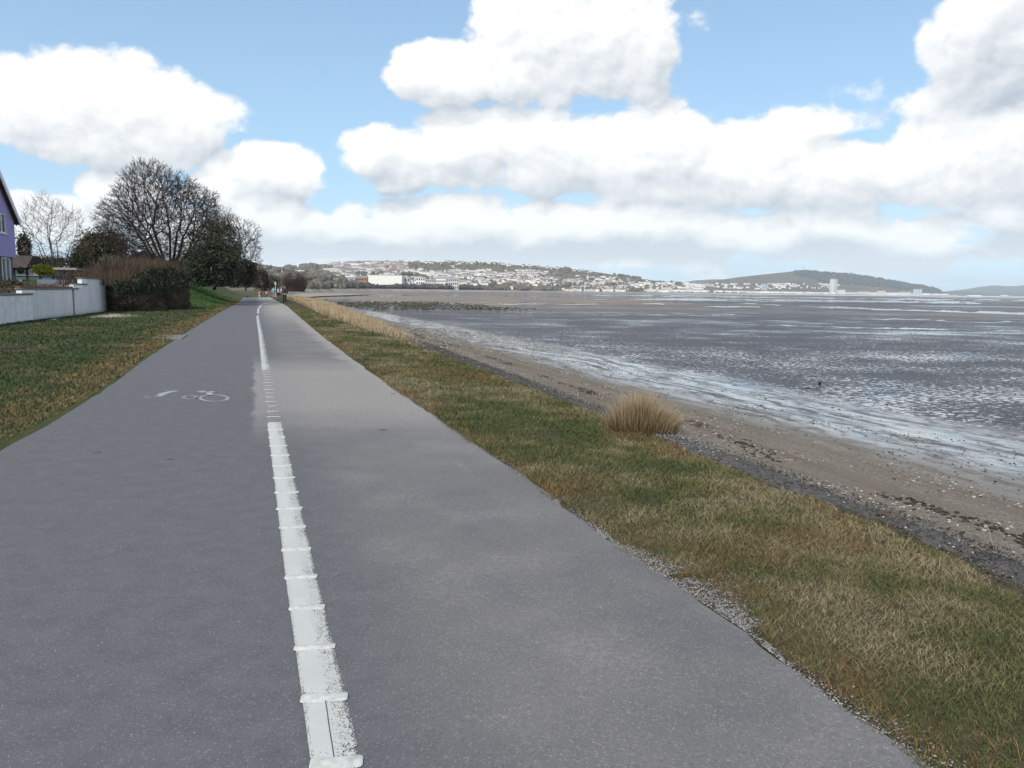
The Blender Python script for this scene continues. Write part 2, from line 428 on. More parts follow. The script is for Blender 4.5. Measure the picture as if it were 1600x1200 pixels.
# standing water: in the ripples, in films on the wet band, in long runnels further out
rip = noise(nt, vmath(nt, 'MULTIPLY', p, (1.0, 1.2, 1.0)), 4.6, 3.0, 0.62, 0.4)
clump = noise(nt, p, 0.16, 3.0, 0.6)
big2 = noise(nt, vmath(nt, 'MULTIPLY', p, (0.02, 0.06, 1.0)), 1.0, 4.0, 0.6)
thr = rip + (clump - 0.5) * 0.44 + (big2 - 0.5) * 0.42 - dist.smooth(40, 150) * 0.015
pud = thr.smooth(0.572, 0.602) * mud * (1.0 - bar)
film = 0.85 * streak.smooth(0.41, 0.57) * wet * (1.0 - mud) * noise(nt, p, 7.0, 4.0, 0.7).smooth(0.20, 0.52, 0.45, 1.0)
shore_film = (qq.smooth(15.0, 17.0) * (1.0 - qq.smooth(17.5, 20.5))) * streak.smooth(0.40, 0.56) * 0.8
run = noise(nt, vmath(nt, 'MULTIPLY', p, (0.0028, 0.022, 1.0)), 1.0, 4.0, 0.55)
runm = (run + (px_ * 0.00035).clamp() * 0.14).smooth(0.55, 0.60) * dist.smooth(90, 180)
water = pud.max(film).max(shore_film).max(runm)
put(nt, mix(nt, water * 0.55, col, (0.045, 0.05, 0.06)), b.inputs['Base Color'])
put(nt, water, b.inputs['Coat Weight']); b.inputs['Coat Roughness'].default_value = .06; b.inputs['Coat IOR'].default_value = 1.4
put(nt, water.lin(0.0, 1.0, 0.52, 0.10) + (1.0 - wet) * 0.25, b.inputs['Roughness'])
put(nt, water.lin(0.0, 1.0, 0.0, 0.60) + wet * 0.20, b.inputs['Specular IOR Level'])
hgt = (1.0 - wet) * (pebd * -0.6) + (1.0 - water) * (rip * 1.6 * mud + streak * 0.5 * wet)
bump(nt, b, hgt, 0.045, 0.9)

# ------------------------------------------------------------------ ground sheets
def ribbon(name, srange, qfun, nq, zfun, mats, rag=0.0, smooth=True):
    S = np.asarray(srange, float); V = []
    for s in S:
        a, c = qfun(s)
        for k in np.linspace(0, 1, nq):
            q = a + (c - a) * k
            x, y = xy(s, q); V.append((x, y, zfun(s, q)))
    n = len(S); i, j = np.meshgrid(np.arange(n - 1), np.arange(nq - 1), indexing='ij')
    a = (i * nq + j).ravel(); Fc = np.stack([a, a + 1, a + nq + 1, a + nq], 1)
    return mesh(name, V, Fc, mats, smooth)
def srows(a, c, d0=0.12, grow=1.03):
    out = [a]; d = d0
    while out[-1] < c: out.append(out[-1] + d); d = min(d * grow, 6.0) if out[-1] > 3 else d
    return np.array(out)
SR = srows(-4.0, 130.0)
path = link('cycle_path', ribbon('cycle_path', SR, lambda s: (qL(s) + .02 * (vnoise(s * 6, 0) - .5) * 2, qR(s) + .05 * (fbm(s * 3, 7) - .5) * 2), 7, lambda s, q: 0.0, mAsph))
tag(path, 'grey asphalt cycle path and footway running along the shore', 'path', kind='structure')
def verge_z(s, q):
    t = q - qR(s)
    return -0.012 + 0.05 * sstep(t, 0.0, 0.5) + 0.05 * (fbm(s * 1.2, q * 1.2, 4) - .5) * sstep(t, .1, .6)
verge = link('grass_verge', ribbon('grass_verge', SR, lambda s: (qR(s) - .10, qS(s) + .12), 40, verge_z, mVerge))
tag(verge, 'rough grass verge between the path and the beach', 'verge', kind='structure')
WALLQ = 7.35                                            # garden wall stands this far left of the path edge
def lawn_z(s, q):
    t = qL(s) - q
    gard = 1.02 * sstep(t, WALLQ + .12, WALLQ + .3) * (1 - sstep(s, 62, 66))
    bank = 2.0 * sstep(t, 0.4, 6.5) * sstep(s, 54, 72) * (1 - .5 * sstep(t, 12, 40))
    return np.maximum(gard, bank) - 0.012 + 0.03 * sstep(t, 0, .6) + 0.07 * (fbm(s * .5, q * .5, 9) - .5) * np.minimum(1, t)
def lawn_q(s): return (qL(s) + .3, qL(s) - 95)
V = []; cols_t = np.concatenate([np.linspace(-.3, 6.9, 22), np.linspace(7.15, 7.9, 9), np.linspace(8.5, 22, 14), np.linspace(26, 110, 12)])
SL = srows(-4.0, 190.0, .25)
for s in SL:
    for t in cols_t:
        q = float(qL(s)) - t; x, y = xy(s, q); V.append((x, y, lawn_z(s, q)))
n, nq = len(SL), len(cols_t); i, j = np.meshgrid(np.arange(n - 1), np.arange(nq - 1), indexing='ij')
a = (i * nq + j).ravel()
lawn = link('lawn', mesh('lawn', V, np.stack([a, a + nq, a + nq + 1, a + 1], 1), mLawn, True))
tag(lawn, 'mown grass left of the path up to the garden wall', 'lawn', kind='structure')
EDGE_Z, BEACH0 = 0.02, -0.62
def shore_z(s, q):
    t = q - qT(s)
    z = np.interp(t, [0, 1.5, 7.0, 13.5, 20, 400], [BEACH0, -.78, -1.62, -2.08, -2.16, -2.2])
    return z + 0.10 * (fbm(s * .35, q * .7, 21) - .5) * (1 - sstep(t, 5, 13))
SB = srows(-4.0, 150.0, .2)
beach = link('beach', ribbon('beach', SB, lambda s: (qT(s) - .12, qT(s) + 13.5), 40, shore_z, mShore))
tag(beach, 'narrow shingle and sand beach below the verge', 'beach', kind='structure')
# the flats: rows of growing size out to the far shore
V = []; rows = []
qs = np.concatenate([[0], np.geomspace(1.2, 9000, 60)])
SF = np.concatenate([SB, np.geomspace(160, 9000, 60)])
for s in SF:
    e = float(qT(min(s, 150))) + 13.5 - (0 if s <= 150 else 3.0 * (s - 150))
    for k in qs:
        q = e + k; x, y = xy(s, q); V.append((x, y, shore_z(min(s, 150), float(qT(min(s, 150))) + 13.5 + k) if s <= 150 else -2.2))
n, nq = len(SF), len(qs); i, j = np.meshgrid(np.arange(n - 1), np.arange(nq - 1), indexing='ij')
a = (i * nq + j).ravel()
flat = link('mudflat', mesh('mudflat', V, np.stack([a, a + 1, a + nq + 1, a + nq], 1), mShore, True))
tag(flat, 'wide rippled tidal mudflat reaching to the far shore', 'mudflat', kind='structure')
# ground under the trees and beyond the path, left
mScrub = turfmat('scrub_soil', (0.07, 0.065, 0.035), (0.10, 0.085, 0.05), (0.09, 0.08, 0.05))
P = [xy(-8, 2), xy(-8, -140), xy(2600, -1500), xy(1200, 40), xy(190, 6), xy(120, 4)]
g = Geo(); g.add([(p[0], p[1], -.35) for p in P], [[0, 1, 2, 3, 4, 5]])
gr = g.obj('ground', mScrub); tag(gr, 'scrubby ground beyond the lawn and trees', 'ground', kind='structure')

# seawall edge: crumbled dark capping with a drop to the beach ------------
mCap = simple('edge_stone', (0.095, 0.088, 0.084), 0.9, 0.5, 14.0, bmp=0.02, bscale=60.0, col2=(0.055, 0.052, 0.050))
SE = srows(-3.0, 120.0, .06, 1.02)
V = []
prof = [(-.04, -.03), (0.05, .035), (.3, .05), (.7, .045), (.93, .02), (1.0, -.06), (1.04, -.3), (1.1, -.9)]
for s in SE:
    a0, a1 = float(qS(s)), float(qT(s))
    for k, z in prof:
        q = a0 + (a1 - a0) * k + .10 * (float(fbm(s * 2.3, k * 2, 31)) - .5)
        x, y = xy(s, q); V.append((x, y, z + .045 * (float(fbm(s * 5, k * 4, 33)) - .5) * (1 if 0 < k < 1.02 else 0)))
n, nq = len(SE), len(prof); i, j = np.meshgrid(np.arange(n - 1), np.arange(nq - 1), indexing='ij')
a = (i * nq + j).ravel()
sw = link('sea_wall', mesh('sea_wall', V, np.stack([a, a + 1, a + nq + 1, a + nq], 1), mCap, True))
tag(sw, 'low dark crumbling stone edge between grass verge and beach', 'sea wall', kind='structure')

# white line with raised ribs -------------------------------------------
def line_mesh(name, s0, s1, w, wear, z=0.004, step=.08, qf=None, mat=None):
    S = np.arange(s0, s1, step); V = []; C = []
    qf = qf or qW
    for s in S:
        for k in (0, .25, .5, .75, 1):
            x, y = xy(s, float(qf(s)) + (k - .5) * w); V.append((x, y, z)); C.append((k, wear(s), 0))
    n = len(S); i, j = np.meshgrid(np.arange(n - 1), np.arange(4), indexing='ij'); a = (i * 5 + j).ravel()
    return mesh(name, V, np.stack([a, a + 1, a + 6, a + 5], 1), mat or mPaint, cols=np.array(C))
sA, sB = sq(ground(416, 582))[0], sq(ground(429, 662))[0]
print('bare part of line', sB, sA)
wl = link('white_line', line_mesh('white_line', -2.0, 46.0, .160, lambda s: 0.56 if sB < s < sA + .4 else (0.15 if s > sA else 0.0)))
tag(wl, 'worn white ribbed line dividing the path into two lanes', 'line')
ribrows = [1193, 1091, 1012, 950, 902, 859, 824, 795, 770, 747, 728, 712, 697, 684, 672, 661]
rs = []
for y in ribrows:
    xx = np.interp(y, [580, 662, 770, 900, 1050, 1200], [416, 429, 448, 470, 499, 527]); rs.append(sq(ground(xx, y))[0])
d = np.mean(np.diff(rs)); print('rib spacing', d)
sr = rs[0] - 3 * d
allr = [rs[0] - 3 * d, rs[0] - 2 * d, rs[0] - d] + rs
while allr[-1] < sA + 1: allr.append(allr[-1] + d * random.uniform(.95, 1.05))
prof = [(-.030, .003), (-.020, .0065), (0.0, .0075), (.020, .0065), (.030, .003)]
V = []
for k in (-.5, -.46, .46, .5):
    for dy, z in prof: V.append((k * .178, dy * (0.7 if abs(k) == .5 else 1), z if abs(k) < .5 else min(z, .004)))
ribme = mesh('rib', V, [[a * 5 + c, a * 5 + c + 1, a * 5 + c + 6, a * 5 + c + 5] for a in range(3) for c in range(4)], mRib, True)
for s in allr:
    x, y = xy(s, float(qW(s))); r = link('rib', ribme, wl, (x, y, 0.001)); r.rotation_euler = (0, 0, R(9) + random.uniform(-.02, .02)); r.scale = (random.uniform(.94, 1.03), random.uniform(.8, 1.15), 1) if not sB < s < sA + .4 else (random.uniform(.5, .98), random.uniform(.5, .9), .8)

g = Geo()
pcr = [ground(x, y) for x, y in ((507, 1088), (511, 1112), (514, 1135), (518, 1160), (523, 1191))]
for a_, c_ in zip(pcr[:-1], pcr[1:]): g.add([(a_[0] - .0016, a_[1], .0056), (a_[0] + .0016, a_[1], .0056), (c_[0] + .0018, c_[1], .0056), (c_[0] - .0018, c_[1], .0056)], [[0, 1, 2, 3]])
g.obj('crack', simple('crack_dark', (.06, .06, .062), .9), wl)
# the line's swing to the right ahead, and the second line that meets it
def pixline(name, pts, wpx, mat, wear, label, z=0.004, parent=None):
    V = []; C = []
    P = [np.array(ground(x, y)) for x, y in pts]
    fine = []
    for a, c in zip(P[:-1], P[1:]):
        for t in np.linspace(0, 1, 8, endpoint=False): fine.append(a + (c - a) * t)
    fine.append(P[-1])
    for i_, c in enumerate(fine):
        d = fine[min(i_ + 1, len(fine) - 1)] - fine[max(i_ - 1, 0)]; d = d[:2] / (np.linalg.norm(d[:2]) + 1e-9)
        nrm = np.array([d[1], -d[0]])
        w = wpx if not callable(wpx) else wpx(i_ / len(fine))
        for k in (0, .5, 1):
            e = c[:2] + nrm * (k - .5) * w; V.append((e[0], e[1], z)); C.append((k, wear, 0))
    f = []
    for i_ in range(len(fine) - 1):
        f += [[i_ * 3, i_ * 3 + 3, i_ * 3 + 4, i_ * 3 + 1], [i_ * 3 + 1, i_ * 3 + 4, i_ * 3 + 5, i_ * 3 + 2]]
    o = link(name, mesh(name, V, f, mat, cols=np.array(C)), parent)
    if label: tag(o, label, 'line')
    return o
pixline('white_line', [(403.5, 490), (404, 483), (408, 477), (415, 474), (424, 472.2), (431, 471)], .17, mPaint, .1, 'white line end curving right across the path ahead', .006)
pixline('white_line', [(418.5, 463.5), (421, 466.5), (425, 470.5)], .17, mPaint, .2, 'short white line on the path beyond the bend, by the walkers', .005)

# cycle symbol -----------------------------------------------------------
zc = lambda X, Y: (200 + X / 8.89, 590 + Y / 8.89)
bm_root = empty('cycle_marking', tuple(ground(300, 620)), 'faded white bicycle symbol painted on the left lane', 'road marking')
def stroke(name, pts, w, wear, mat):
    o = pixline(name, [zc(*p) for p in pts], w, mat, wear, None, .005, bm_root)
    o.matrix_parent_inverse = Matrix.Translation(-bm_root.location)
    return o
ell = lambda cx, cy, rx, ry, n=28, a0=0, a1=2 * math.pi: [(cx + rx * math.cos(a0 + (a1 - a0) * t / n), cy + ry * math.sin(a0 + (a1 - a0) * t / n)) for t in range(n + 1)]
stroke('wheel', ell(1195, 288, 195, 44), .055, .0, mFaded)
stroke('wheel', ell(505, 268, 125, 34), .04, .42, mFaded)
stroke('frame', [(360, 264), (430, 262), (490, 225), (600, 198), (680, 188)], .13, -.05, mFaded)
stroke('frame', [(1110, 205), (1135, 228), (1155, 250)], .10, -.1, mFaded)
stroke('handlebar', [(1000, 190), (1060, 205), (1130, 202), (1200, 198)], .14, .0, mFaded)
stroke('saddle', [(490, 180), (570, 172), (680, 170)], .10, .15, mFaded)
stroke('crank', ell(860, 278, 90, 22, 20), .07, .12, mFaded)
stroke('chain', [(930, 292), (1000, 278)], .08, .1, mFaded)
stroke('hub', [(235, 255), (260, 280), (330, 296)], .09, .25, mFaded)

# ------------------------------------------------------------------ grass, gravel and stones
def blades(n, base, h, w, lean, col, tipcol=None, droop=1.7):
    """curved three-triangle blades: base (n,3), lean (n,2) sideways reach of the tip in metres"""
    ang = RNG.random(n) * 2 * np.pi
    side = np.stack([np.cos(ang), np.sin(ang), np.zeros(n)], 1) * (w * .5)[:, None]
    l3 = np.concatenate([lean, np.zeros((n, 1))], 1)
    m = base + l3 * 0.38; m[:, 2] += h * .62
    t = base + l3; t[:, 2] += h * (1 if droop <= 0 else .95)
    V = np.stack([base - side, base + side, m - side * .75, m + side * .75, t], 1).reshape(-1, 3)
    o = (np.arange(n) * 5)[:, None]
    Fc = np.concatenate([o + [0, 1, 3], o + [0, 3, 2], o + [2, 3, 4]], 0)
    tc = col if tipcol is None else tipcol
    C = np.stack([col * .8, col * .8, col, col, tc], 1).reshape(-1, 3)
    return V, Fc, C
def scatter_sq(s0, s1, qa, qb, dens, cap):
    """random (s,q) between two q(s) curves; dens(s,q) per square metre, by rejection on rows of s"""
    S = []; Q = []
    edges = np.arange(s0, s1, .25)
    for a in edges:
        c = a + .25; m = (a + c) / 2; A, B = float(qa(m)), float(qb(m))
        if B <= A: continue
        k = RNG.poisson(min(dens(m), cap) * .25 * (B - A))
        S.append(a + RNG.random(k) * .25); Q.append(A + RNG.random(k) * (B - A))
    S = np.concatenate(S); Q = np.concatenate(Q); return S, Q
def XY(S, Q): return np.stack([S * PU[0] + Q * PR[0], S * PU[1] + Q * PR[1]], 1)
def inview(P, mar=90, zt=0.0):
    d = np.concatenate([P, np.full((len(P), 1), zt)], 1) - EYE
    zc_ = d @ fwd; X = 800 + d @ rt / np.maximum(zc_, .01) * F; Y = 600 - d @ upv / np.maximum(zc_, .01) * F
    return (zc_ > .5) & (X > -mar) & (X < 1600 + mar) & (Y < 1200 + mar * 1.5)
def pal(cols, f):
    cols = np.array(cols); f = np.clip(f, 0, .9999) * (len(cols) - 1); i = f.astype(int); t = (f - i)[:, None]
    return cols[i] * (1 - t) + cols[i + 1] * t
mBlade = colmat('grass_blade', .65, .2)

# right verge: short matted turf, green and straw
S, Q = scatter_sq(.8, 60, lambda s: qR(s) - .06, lambda s: qS(s) + .16, lambda s: 15000 / max(1, s / 3.4) ** 1.5, 15000)
P = XY(S, Q); k = inview(P); S, Q, P = S[k], Q[k], P[k]
tr = Q - qR(S); te = qS(S) - Q
ragged = fbm(S * 2.2, Q * 2.2, 5)
bare = (np.exp(-((S - 3.35) / .75) ** 2) * (1 - sstep(tr, .05, .24)) + .3 * np.exp(-((S - 1.7) / .4) ** 2) * (1 - sstep(tr, .02, .12))) * 1.4 * (fbm(S * 3.5, Q * 3.5, 101) > .46)
keep = (tr > -.03 + .12 * ragged * (ragged > .45)) & (RNG.random(len(S)) > bare) & (te > -.12 + .22 * fbm(S * 3, Q, 8)) & (fbm(S * 1.6, Q * 1.6, 12) + RNG.random(len(S)) * .35 > .42)
S, Q, P, tr, te = S[keep], Q[keep], P[keep], tr[keep], te[keep]
n = len(S); dist = np.hypot(P[:, 0], P[:, 1]); lod = np.maximum(1, dist / 4.0)
f1 = fbm(S * .75, Q * 1.1, 40); f2 = fbm(S * 3.2, Q * 3.2, 44, 3)
dry = np.clip((f1 - .5) * 2.6 + (f2 - .5) * 1.9 + .34 + RNG.normal(0, .22, n) + .22 * np.exp(-((te) / .35) ** 2) + .10 * sstep(S, 5, 14), 0, 1)
green = 1.16 * pal([(.050, .074, .022), (.078, .090, .029), (.115, .112, .044), (.160, .142, .072), (.215, .185, .110)], dry)
brown = pal([(.14, .085, .035), (.20, .135, .06)], RNG.random(n))
isb = (RNG.random(n) < .05 + .55 * sstep(fbm(S * 1.1, Q * 1.3, 60), .60, .74) + .40 * np.exp(-(tr / .20) ** 2))
colr = np.where(isb[:, None], brown, green) * RNG.uniform(.75, 1.2, (n, 1))
h = RNG.uniform(.010, .027, n) * (1 - .25 * dry) * (0.75 + .8 * f2) * np.minimum(lod, 2.2) ** .5 * (1 + .7 * np.exp(-(tr / .14) ** 2)) + .05 * (RNG.random(n) < .012)
la = RNG.random(n) * 2 * np.pi; ll = h * RNG.uniform(.5, 1.9, n)
base = np.concatenate([P, verge_z(S, Q)[:, None] + .001], 1)
V, Fc, C = blades(n, base, h, RNG.uniform(.0016, .0033, n) * lod ** .9, np.stack([np.cos(la), np.sin(la)], 1) * ll[:, None], colr, colr * 1.15)
g1 = link('verge_grass', mesh('verge_grass', V, Fc, mBlade, cols=C))
tag(g1, 'short matted green and straw coloured grass on the verge right of the path', 'grass', kind='stuff')
print('verge blades', n, 'near edge', ((S > 2.2) & (S < 2.8) & (tr < .2)).sum(), 'mid', ((S > 2.2) & (S < 2.8) & (tr > .6) & (tr < .8)).sum())

# left lawn
S, Q = scatter_sq(3.0, 112, lambda s: qL(s) - (7.3 if s < 53.5 else 16), lambda s: qL(s) + .06, lambda s: 2600 / max(1, s / 7.0) ** 1.5, 2600)
P = XY(S, Q); k = inview(P); S, Q, P = S[k], Q[k], P[k]
tl = qL(S) - Q
rg = fbm(S * 1.4, Q * 1.4, 71)
keep = tl > -.02 + .22 * rg * (rg > .4); S, Q, P, tl = S[keep], Q[keep], P[keep], tl[keep]
n = len(S); dist = np.hypot(P[:, 0], P[:, 1]); lod = np.maximum(1, dist / 7.0)
f1 = fbm(S * .35, Q * .5, 80); f2 = fbm(S * 2.0, Q * 2.0, 84, 3)
edgew = .55 + .9 * fbm(S * .5, Q * 0, 86)
orange = np.clip(1.35 - tl / edgew + (f2 - .5) * 1.6, 0, 1) * (RNG.random(n) < .9)
dry = np.clip((f1 - .5) * 1.1 + (f2 - .5) * 1.2 + .20 + RNG.normal(0, .16, n), 0, 1)
gcol = 1.15 * pal([(.034, .055, .020), (.046, .064, .024), (.064, .070, .030), (.10, .090, .046), (.17, .14, .08)], dry)
ocol = pal([(.10, .075, .03), (.17, .115, .05), (.23, .175, .095)], RNG.random(n))
lush = (sstep(S, 55, 66) * sstep(16 - tl, 0, 3))[:, None]; gcol = gcol * (1 - lush) + np.array([(.042, .100, .020)]) * (.8 + .5 * RNG.random((n, 1))) * lush
colr = (gcol * (1 - orange[:, None]) + ocol * orange[:, None]) * RNG.uniform(.78, 1.2, (n, 1))
h = RNG.uniform(.020, .045, n) * np.minimum(lod, 3) ** .45
la = RNG.random(n) * 2 * np.pi; ll = h * RNG.uniform(.4, 1.6, n)
base = np.concatenate([P, lawn_z(S, Q)[:, None] - .004], 1)
V, Fc, C = blades(n, base, h, RNG.uniform(.0045, .008, n) * lod ** .95, np.stack([np.cos(la), np.sin(la)], 1) * ll[:, None], colr, colr * 1.1)
g2 = link('lawn_grass', mesh('lawn_grass', V, Fc, mBlade, cols=C))
tag(g2, 'short green grass of the lawn with a rusty dry fringe along the path', 'grass', kind='stuff')
print('lawn blades', n)

# tall dry grass along the far edge of the verge and low pale stalks nearer
def tallgrass(name, s0, s1, qa, qb, dens, hfun, label, cols, wmul=1.0, clumpy=.5):
    S, Q = scatter_sq(s0, s1, qa, qb, dens, 3000)
    P = XY(S, Q); cl = fbm(S * 1.1, Q * 1.1, 91); keep = cl + RNG.random(len(S)) * .25 > clumpy
    S, Q, P, cl = S[keep], Q[keep], P[keep], cl[keep]; n = len(S)
    dist = np.hypot(P[:, 0], P[:, 1]); h = hfun(S) * RNG.uniform(.45, 1.1, n) * (.55 + .9 * cl)
    la = RNG.normal(PA + np.pi * .15, 1.5, n); ll = h * RNG.uniform(.15, .75, n)
    colr = pal(cols, RNG.random(n)) * RNG.uniform(.8, 1.2, (n, 1))
    t = Q - qT(S)
    z = np.where(t > 0, shore_z(S, Q), .02)
    V, Fc, C = blades(n, np.concatenate([P, z[:, None]], 1), h, .0035 * wmul * np.maximum(1, dist / 8), np.stack([np.cos(la), np.sin(la)], 1) * ll[:, None], colr, colr * 1.25)
    o = link(name, mesh(name, V, Fc, mBlade, cols=C)); tag(o, label, 'grass', kind='stuff'); print(name, n); return o
straw = [(.24, .175, .095), (.33, .255, .155), (.42, .345, .23)]
tallgrass('dry_grass', 20, 112, lambda s: qS(s) - np.interp(s, [20, 30, 45, 80], [.15, .5, .9, 1.0]), lambda s: qT(s) + np.interp(s, [20, 40, 80], [.2, 1.0, 1.4]),
          lambda s: 420 * min(1, 30 / s) * min(1.0, (s - 16) / 14), lambda S: np.interp(S, [20, 30, 45, 80, 110], [.10, .26, .46, .55, .55]),
          'tall tan dead grass along the seaward edge of the path ahead', straw, 1.0, .42)
tallgrass('dry_stalks', 2.8, 21, lambda s: qT(s) - .03, lambda s: qT(s) + .55, lambda s: 62, lambda S: .24 + 0 * S + 0.0,
          'thin pale dead stalks rising at the foot of the stone edge', [(.30, .24, .15), (.42, .36, .26)], .75, .50)

# stones: low-poly, squashed, each with its own colour
ICO = bmesh.new(); bmesh.ops.create_icosphere(ICO, subdivisions=1, radius=1.0)
IV = np.array([v.co[:] for v in ICO.verts]); IF = np.array([[v.index for v in f.verts] for f in ICO.faces]); ICO.free()
OV = np.array([(1, 0, 0), (-1, 0, 0), (0, 1, 0), (0, -1, 0), (0, 0, 1), (0, 0, -1)], float)
OF = np.array([(0, 2, 4), (2, 1, 4), (1, 3, 4), (3, 0, 4), (2, 0, 5), (1, 2, 5), (3, 1, 5), (0, 3, 5)])
def stones(base, size, col, flat=.6, shape='ico'):
    n = len(base); bv, bf = (IV, IF) if shape == 'ico' else (OV, OF)
    a = RNG.random(n) * 2 * np.pi; c, s = np.cos(a), np.sin(a)
    sc = np.stack([size * RNG.uniform(.7, 1.3, n), size * RNG.uniform(.5, 1.0, n), size * flat * RNG.uniform(.6, 1.2, n)], 1)
    v = bv[None] * (1 + RNG.uniform(-.22, .22, (n, len(bv), 1))) * sc[:, None]
    x = v[..., 0] * c[:, None] - v[..., 1] * s[:, None]; y = v[..., 0] * s[:, None] + v[..., 1] * c[:, None]
    V = np.stack([x, y, v[..., 2]], -1) + base[:, None]
    Fc = (bf[None] + (np.arange(n) * len(bv))[:, None, None]).reshape(-1, 3)
    return V.reshape(-1, 3), Fc, np.repeat(col, len(bv), 0)
mStone = colmat('pebble', .8, .25)
# pale gravel at the path's right edge
S = np.concatenate([RNG.normal(3.3, .75, 9500), RNG.normal(1.9, .35, 500), 2 + 10 * RNG.random(3600) ** 1.5])
Q = qR(S) + np.abs(RNG.normal(0, .11, len(S))) * np.interp(S, [1.5, 2.4, 3, 4, 6], [.25, .5, 1, 1, .4]) * (1 + .8 * np.sin(S * 4.1)) - .015
k = (S > .8) & (Q < qR(S) + .5) & ((fbm(S * 3.5, Q * 3.5, 101) > .44) | (np.arange(len(S)) > 10000)); S, Q = S[k], Q[k]; P = XY(S, Q)
g_ = RNG.random(len(S)); colr = pal([(.075, .068, .060), (.135, .125, .115), (.21, .20, .19), (.36, .35, .335)], g_ ** 1.4)
V, Fc, C = stones(np.concatenate([P, np.maximum(0, verge_z(S, Q))[:, None] + .002], 1), RNG.uniform(.002, .0062, len(S)), colr)
o = link('gravel', mesh('gravel', V, Fc, mStone, cols=C)); tag(o, 'loose pale gravel spilt between the asphalt edge and the grass verge', 'gravel', kind='stuff')
# stray grit on the asphalt
S = RNG.uniform(1.2, 9, 1500); Q = qW(S) + RNG.uniform(-2.4, 2.4, 1500); k = (Q > qL(S)) & (Q < qR(S)); S, Q = S[k], Q[k]; P = XY(S, Q)
colr = pal([(.2, .19, .18), (.5, .49, .47)], RNG.random(len(S)))
V, Fc, C = stones(np.concatenate([P, np.full((len(S), 1), .001)], 1), RNG.uniform(.0015, .0042, len(S)), colr, .5, 'oct')
o = link('grit', mesh('grit', V, Fc, mStone, cols=C)); tag(o, 'tiny pale grit lying loose on the asphalt', 'grit', kind='stuff')
# dark rubble on the sea wall
S = 2.2 + 34 * RNG.random(34000) ** 1.8; Q = qS(S) + (qT(S) - qS(S)) * RNG.uniform(-.02, 1.06, len(S)); P = XY(S, Q)
pale = (RNG.random(len(S)) < .035) | ((np.abs(S - 6.6) < .55) & (RNG.random(len(S)) < .42))
colr = np.where(pale[:, None], pal([(.20, .20, .20), (.42, .41, .40)], RNG.random(len(S))), pal([(.038, .036, .036), (.075, .070, .068), (.15, .14, .13)], RNG.random(len(S))))
V, Fc, C = stones(np.concatenate([P, RNG.uniform(.02, .075, (len(S), 1))], 1), (.003 + .011 * RNG.random(len(S)) ** 2.6) * np.maximum(1, S / 9), colr, .6, 'oct')
o = link('rubble', mesh('rubble', V, Fc, mStone, cols=C)); tag(o, 'dark broken stones packed along the top of the low sea wall', 'rubble', kind='stuff')
# beach shingle, thicker along the strand lines
S = 3 + 62 * RNG.random(30000) ** 1.5; t = RNG.uniform(.05, 12.5, len(S))
band = .22 + 1.0 * np.exp(-((t - 3.2 - .9 * (fbm(S * .2, 0 * S, 111) - .5) * 4) / 1.1) ** 2) + .55 * np.exp(-((t - 6.2) / 1.6) ** 2)
k = RNG.random(len(S)) < band * sstep(fbm(S * .6, t * .9, 115), .30, .62); S, t = S[k], t[k]; Q = qT(S) + t; P = XY(S, Q)
z = shore_z(S, Q)
w = RNG.random(len(S)); colr = pal([(.035, .03, .028), (.085, .072, .06), (.16, .14, .12), (.30, .27, .23), (.44, .41, .37)], w) * np.where(t > 7, .7, 1)[:, None]
V, Fc, C = stones(np.concatenate([P, z[:, None] + .004], 1), RNG.uniform(.009, .034, len(S)) * np.maximum(1, S / 25), colr, .45)
o = link('shingle', mesh('shingle', V, Fc, mStone, cols=C)); tag(o, 'mixed pale and dark pebbles strewn over the upper beach', 'pebbles', kind='stuff'); print('shingle', len(S))
# dark weed scraps: along the strand lines, out on the wet band, and in the green-black patch far along the shore
def weed(name, base, size, colr, label):
    V, Fc, C = stones(base, size, colr, .35); o = link(name, mesh(name, V, Fc, mStone, cols=C)); tag(o, label, 'seaweed', kind='stuff')
S = 4 + 45 * RNG.random(1500) ** 1.4; t = 3.6 + .9 * (fbm(S * .2, 0 * S, 111) - .5) * 4 + RNG.normal(0, .16, len(S))
t = np.where(RNG.random(len(S)) < .14, RNG.uniform(7, 17, len(S)), t); k = fbm(S * .9, t * .5, 121) > .50; S, t = S[k], t[k]; Q = qT(S) + t
z = shore_z(S, Q)
weed('seaweed', np.concatenate([XY(S, Q), z[:, None] + .01], 1), RNG.uniform(.015, .05, len(S)) * np.maximum(1, S / 30), pal([(.02, .018, .014), (.05, .04, .03)], RNG.random(len(S))), 'dark scraps of seaweed along the tide lines of the near beach')
B = []
for i_ in range(2600):
    fx = random.betavariate(1.6, 1.6); yy = 471 + 13 * random.random() ** .9; xx = 470 + (yy - 465) * 4 + fx * (190 + (yy - 470) * 9)
    if yy > 477 + 3 * math.sin(xx * .06) and random.random() < .5: continue
    B.append(ground(xx, yy, -1.9))
B = np.array(B); weed('weed_bed', B, RNG.uniform(.10, .34, len(B)), pal([(.026, .030, .016), (.055, .058, .028), (.075, .062, .04)], RNG.random(len(B))), 'dark green weed covered stones on the flats beyond the dry grass')

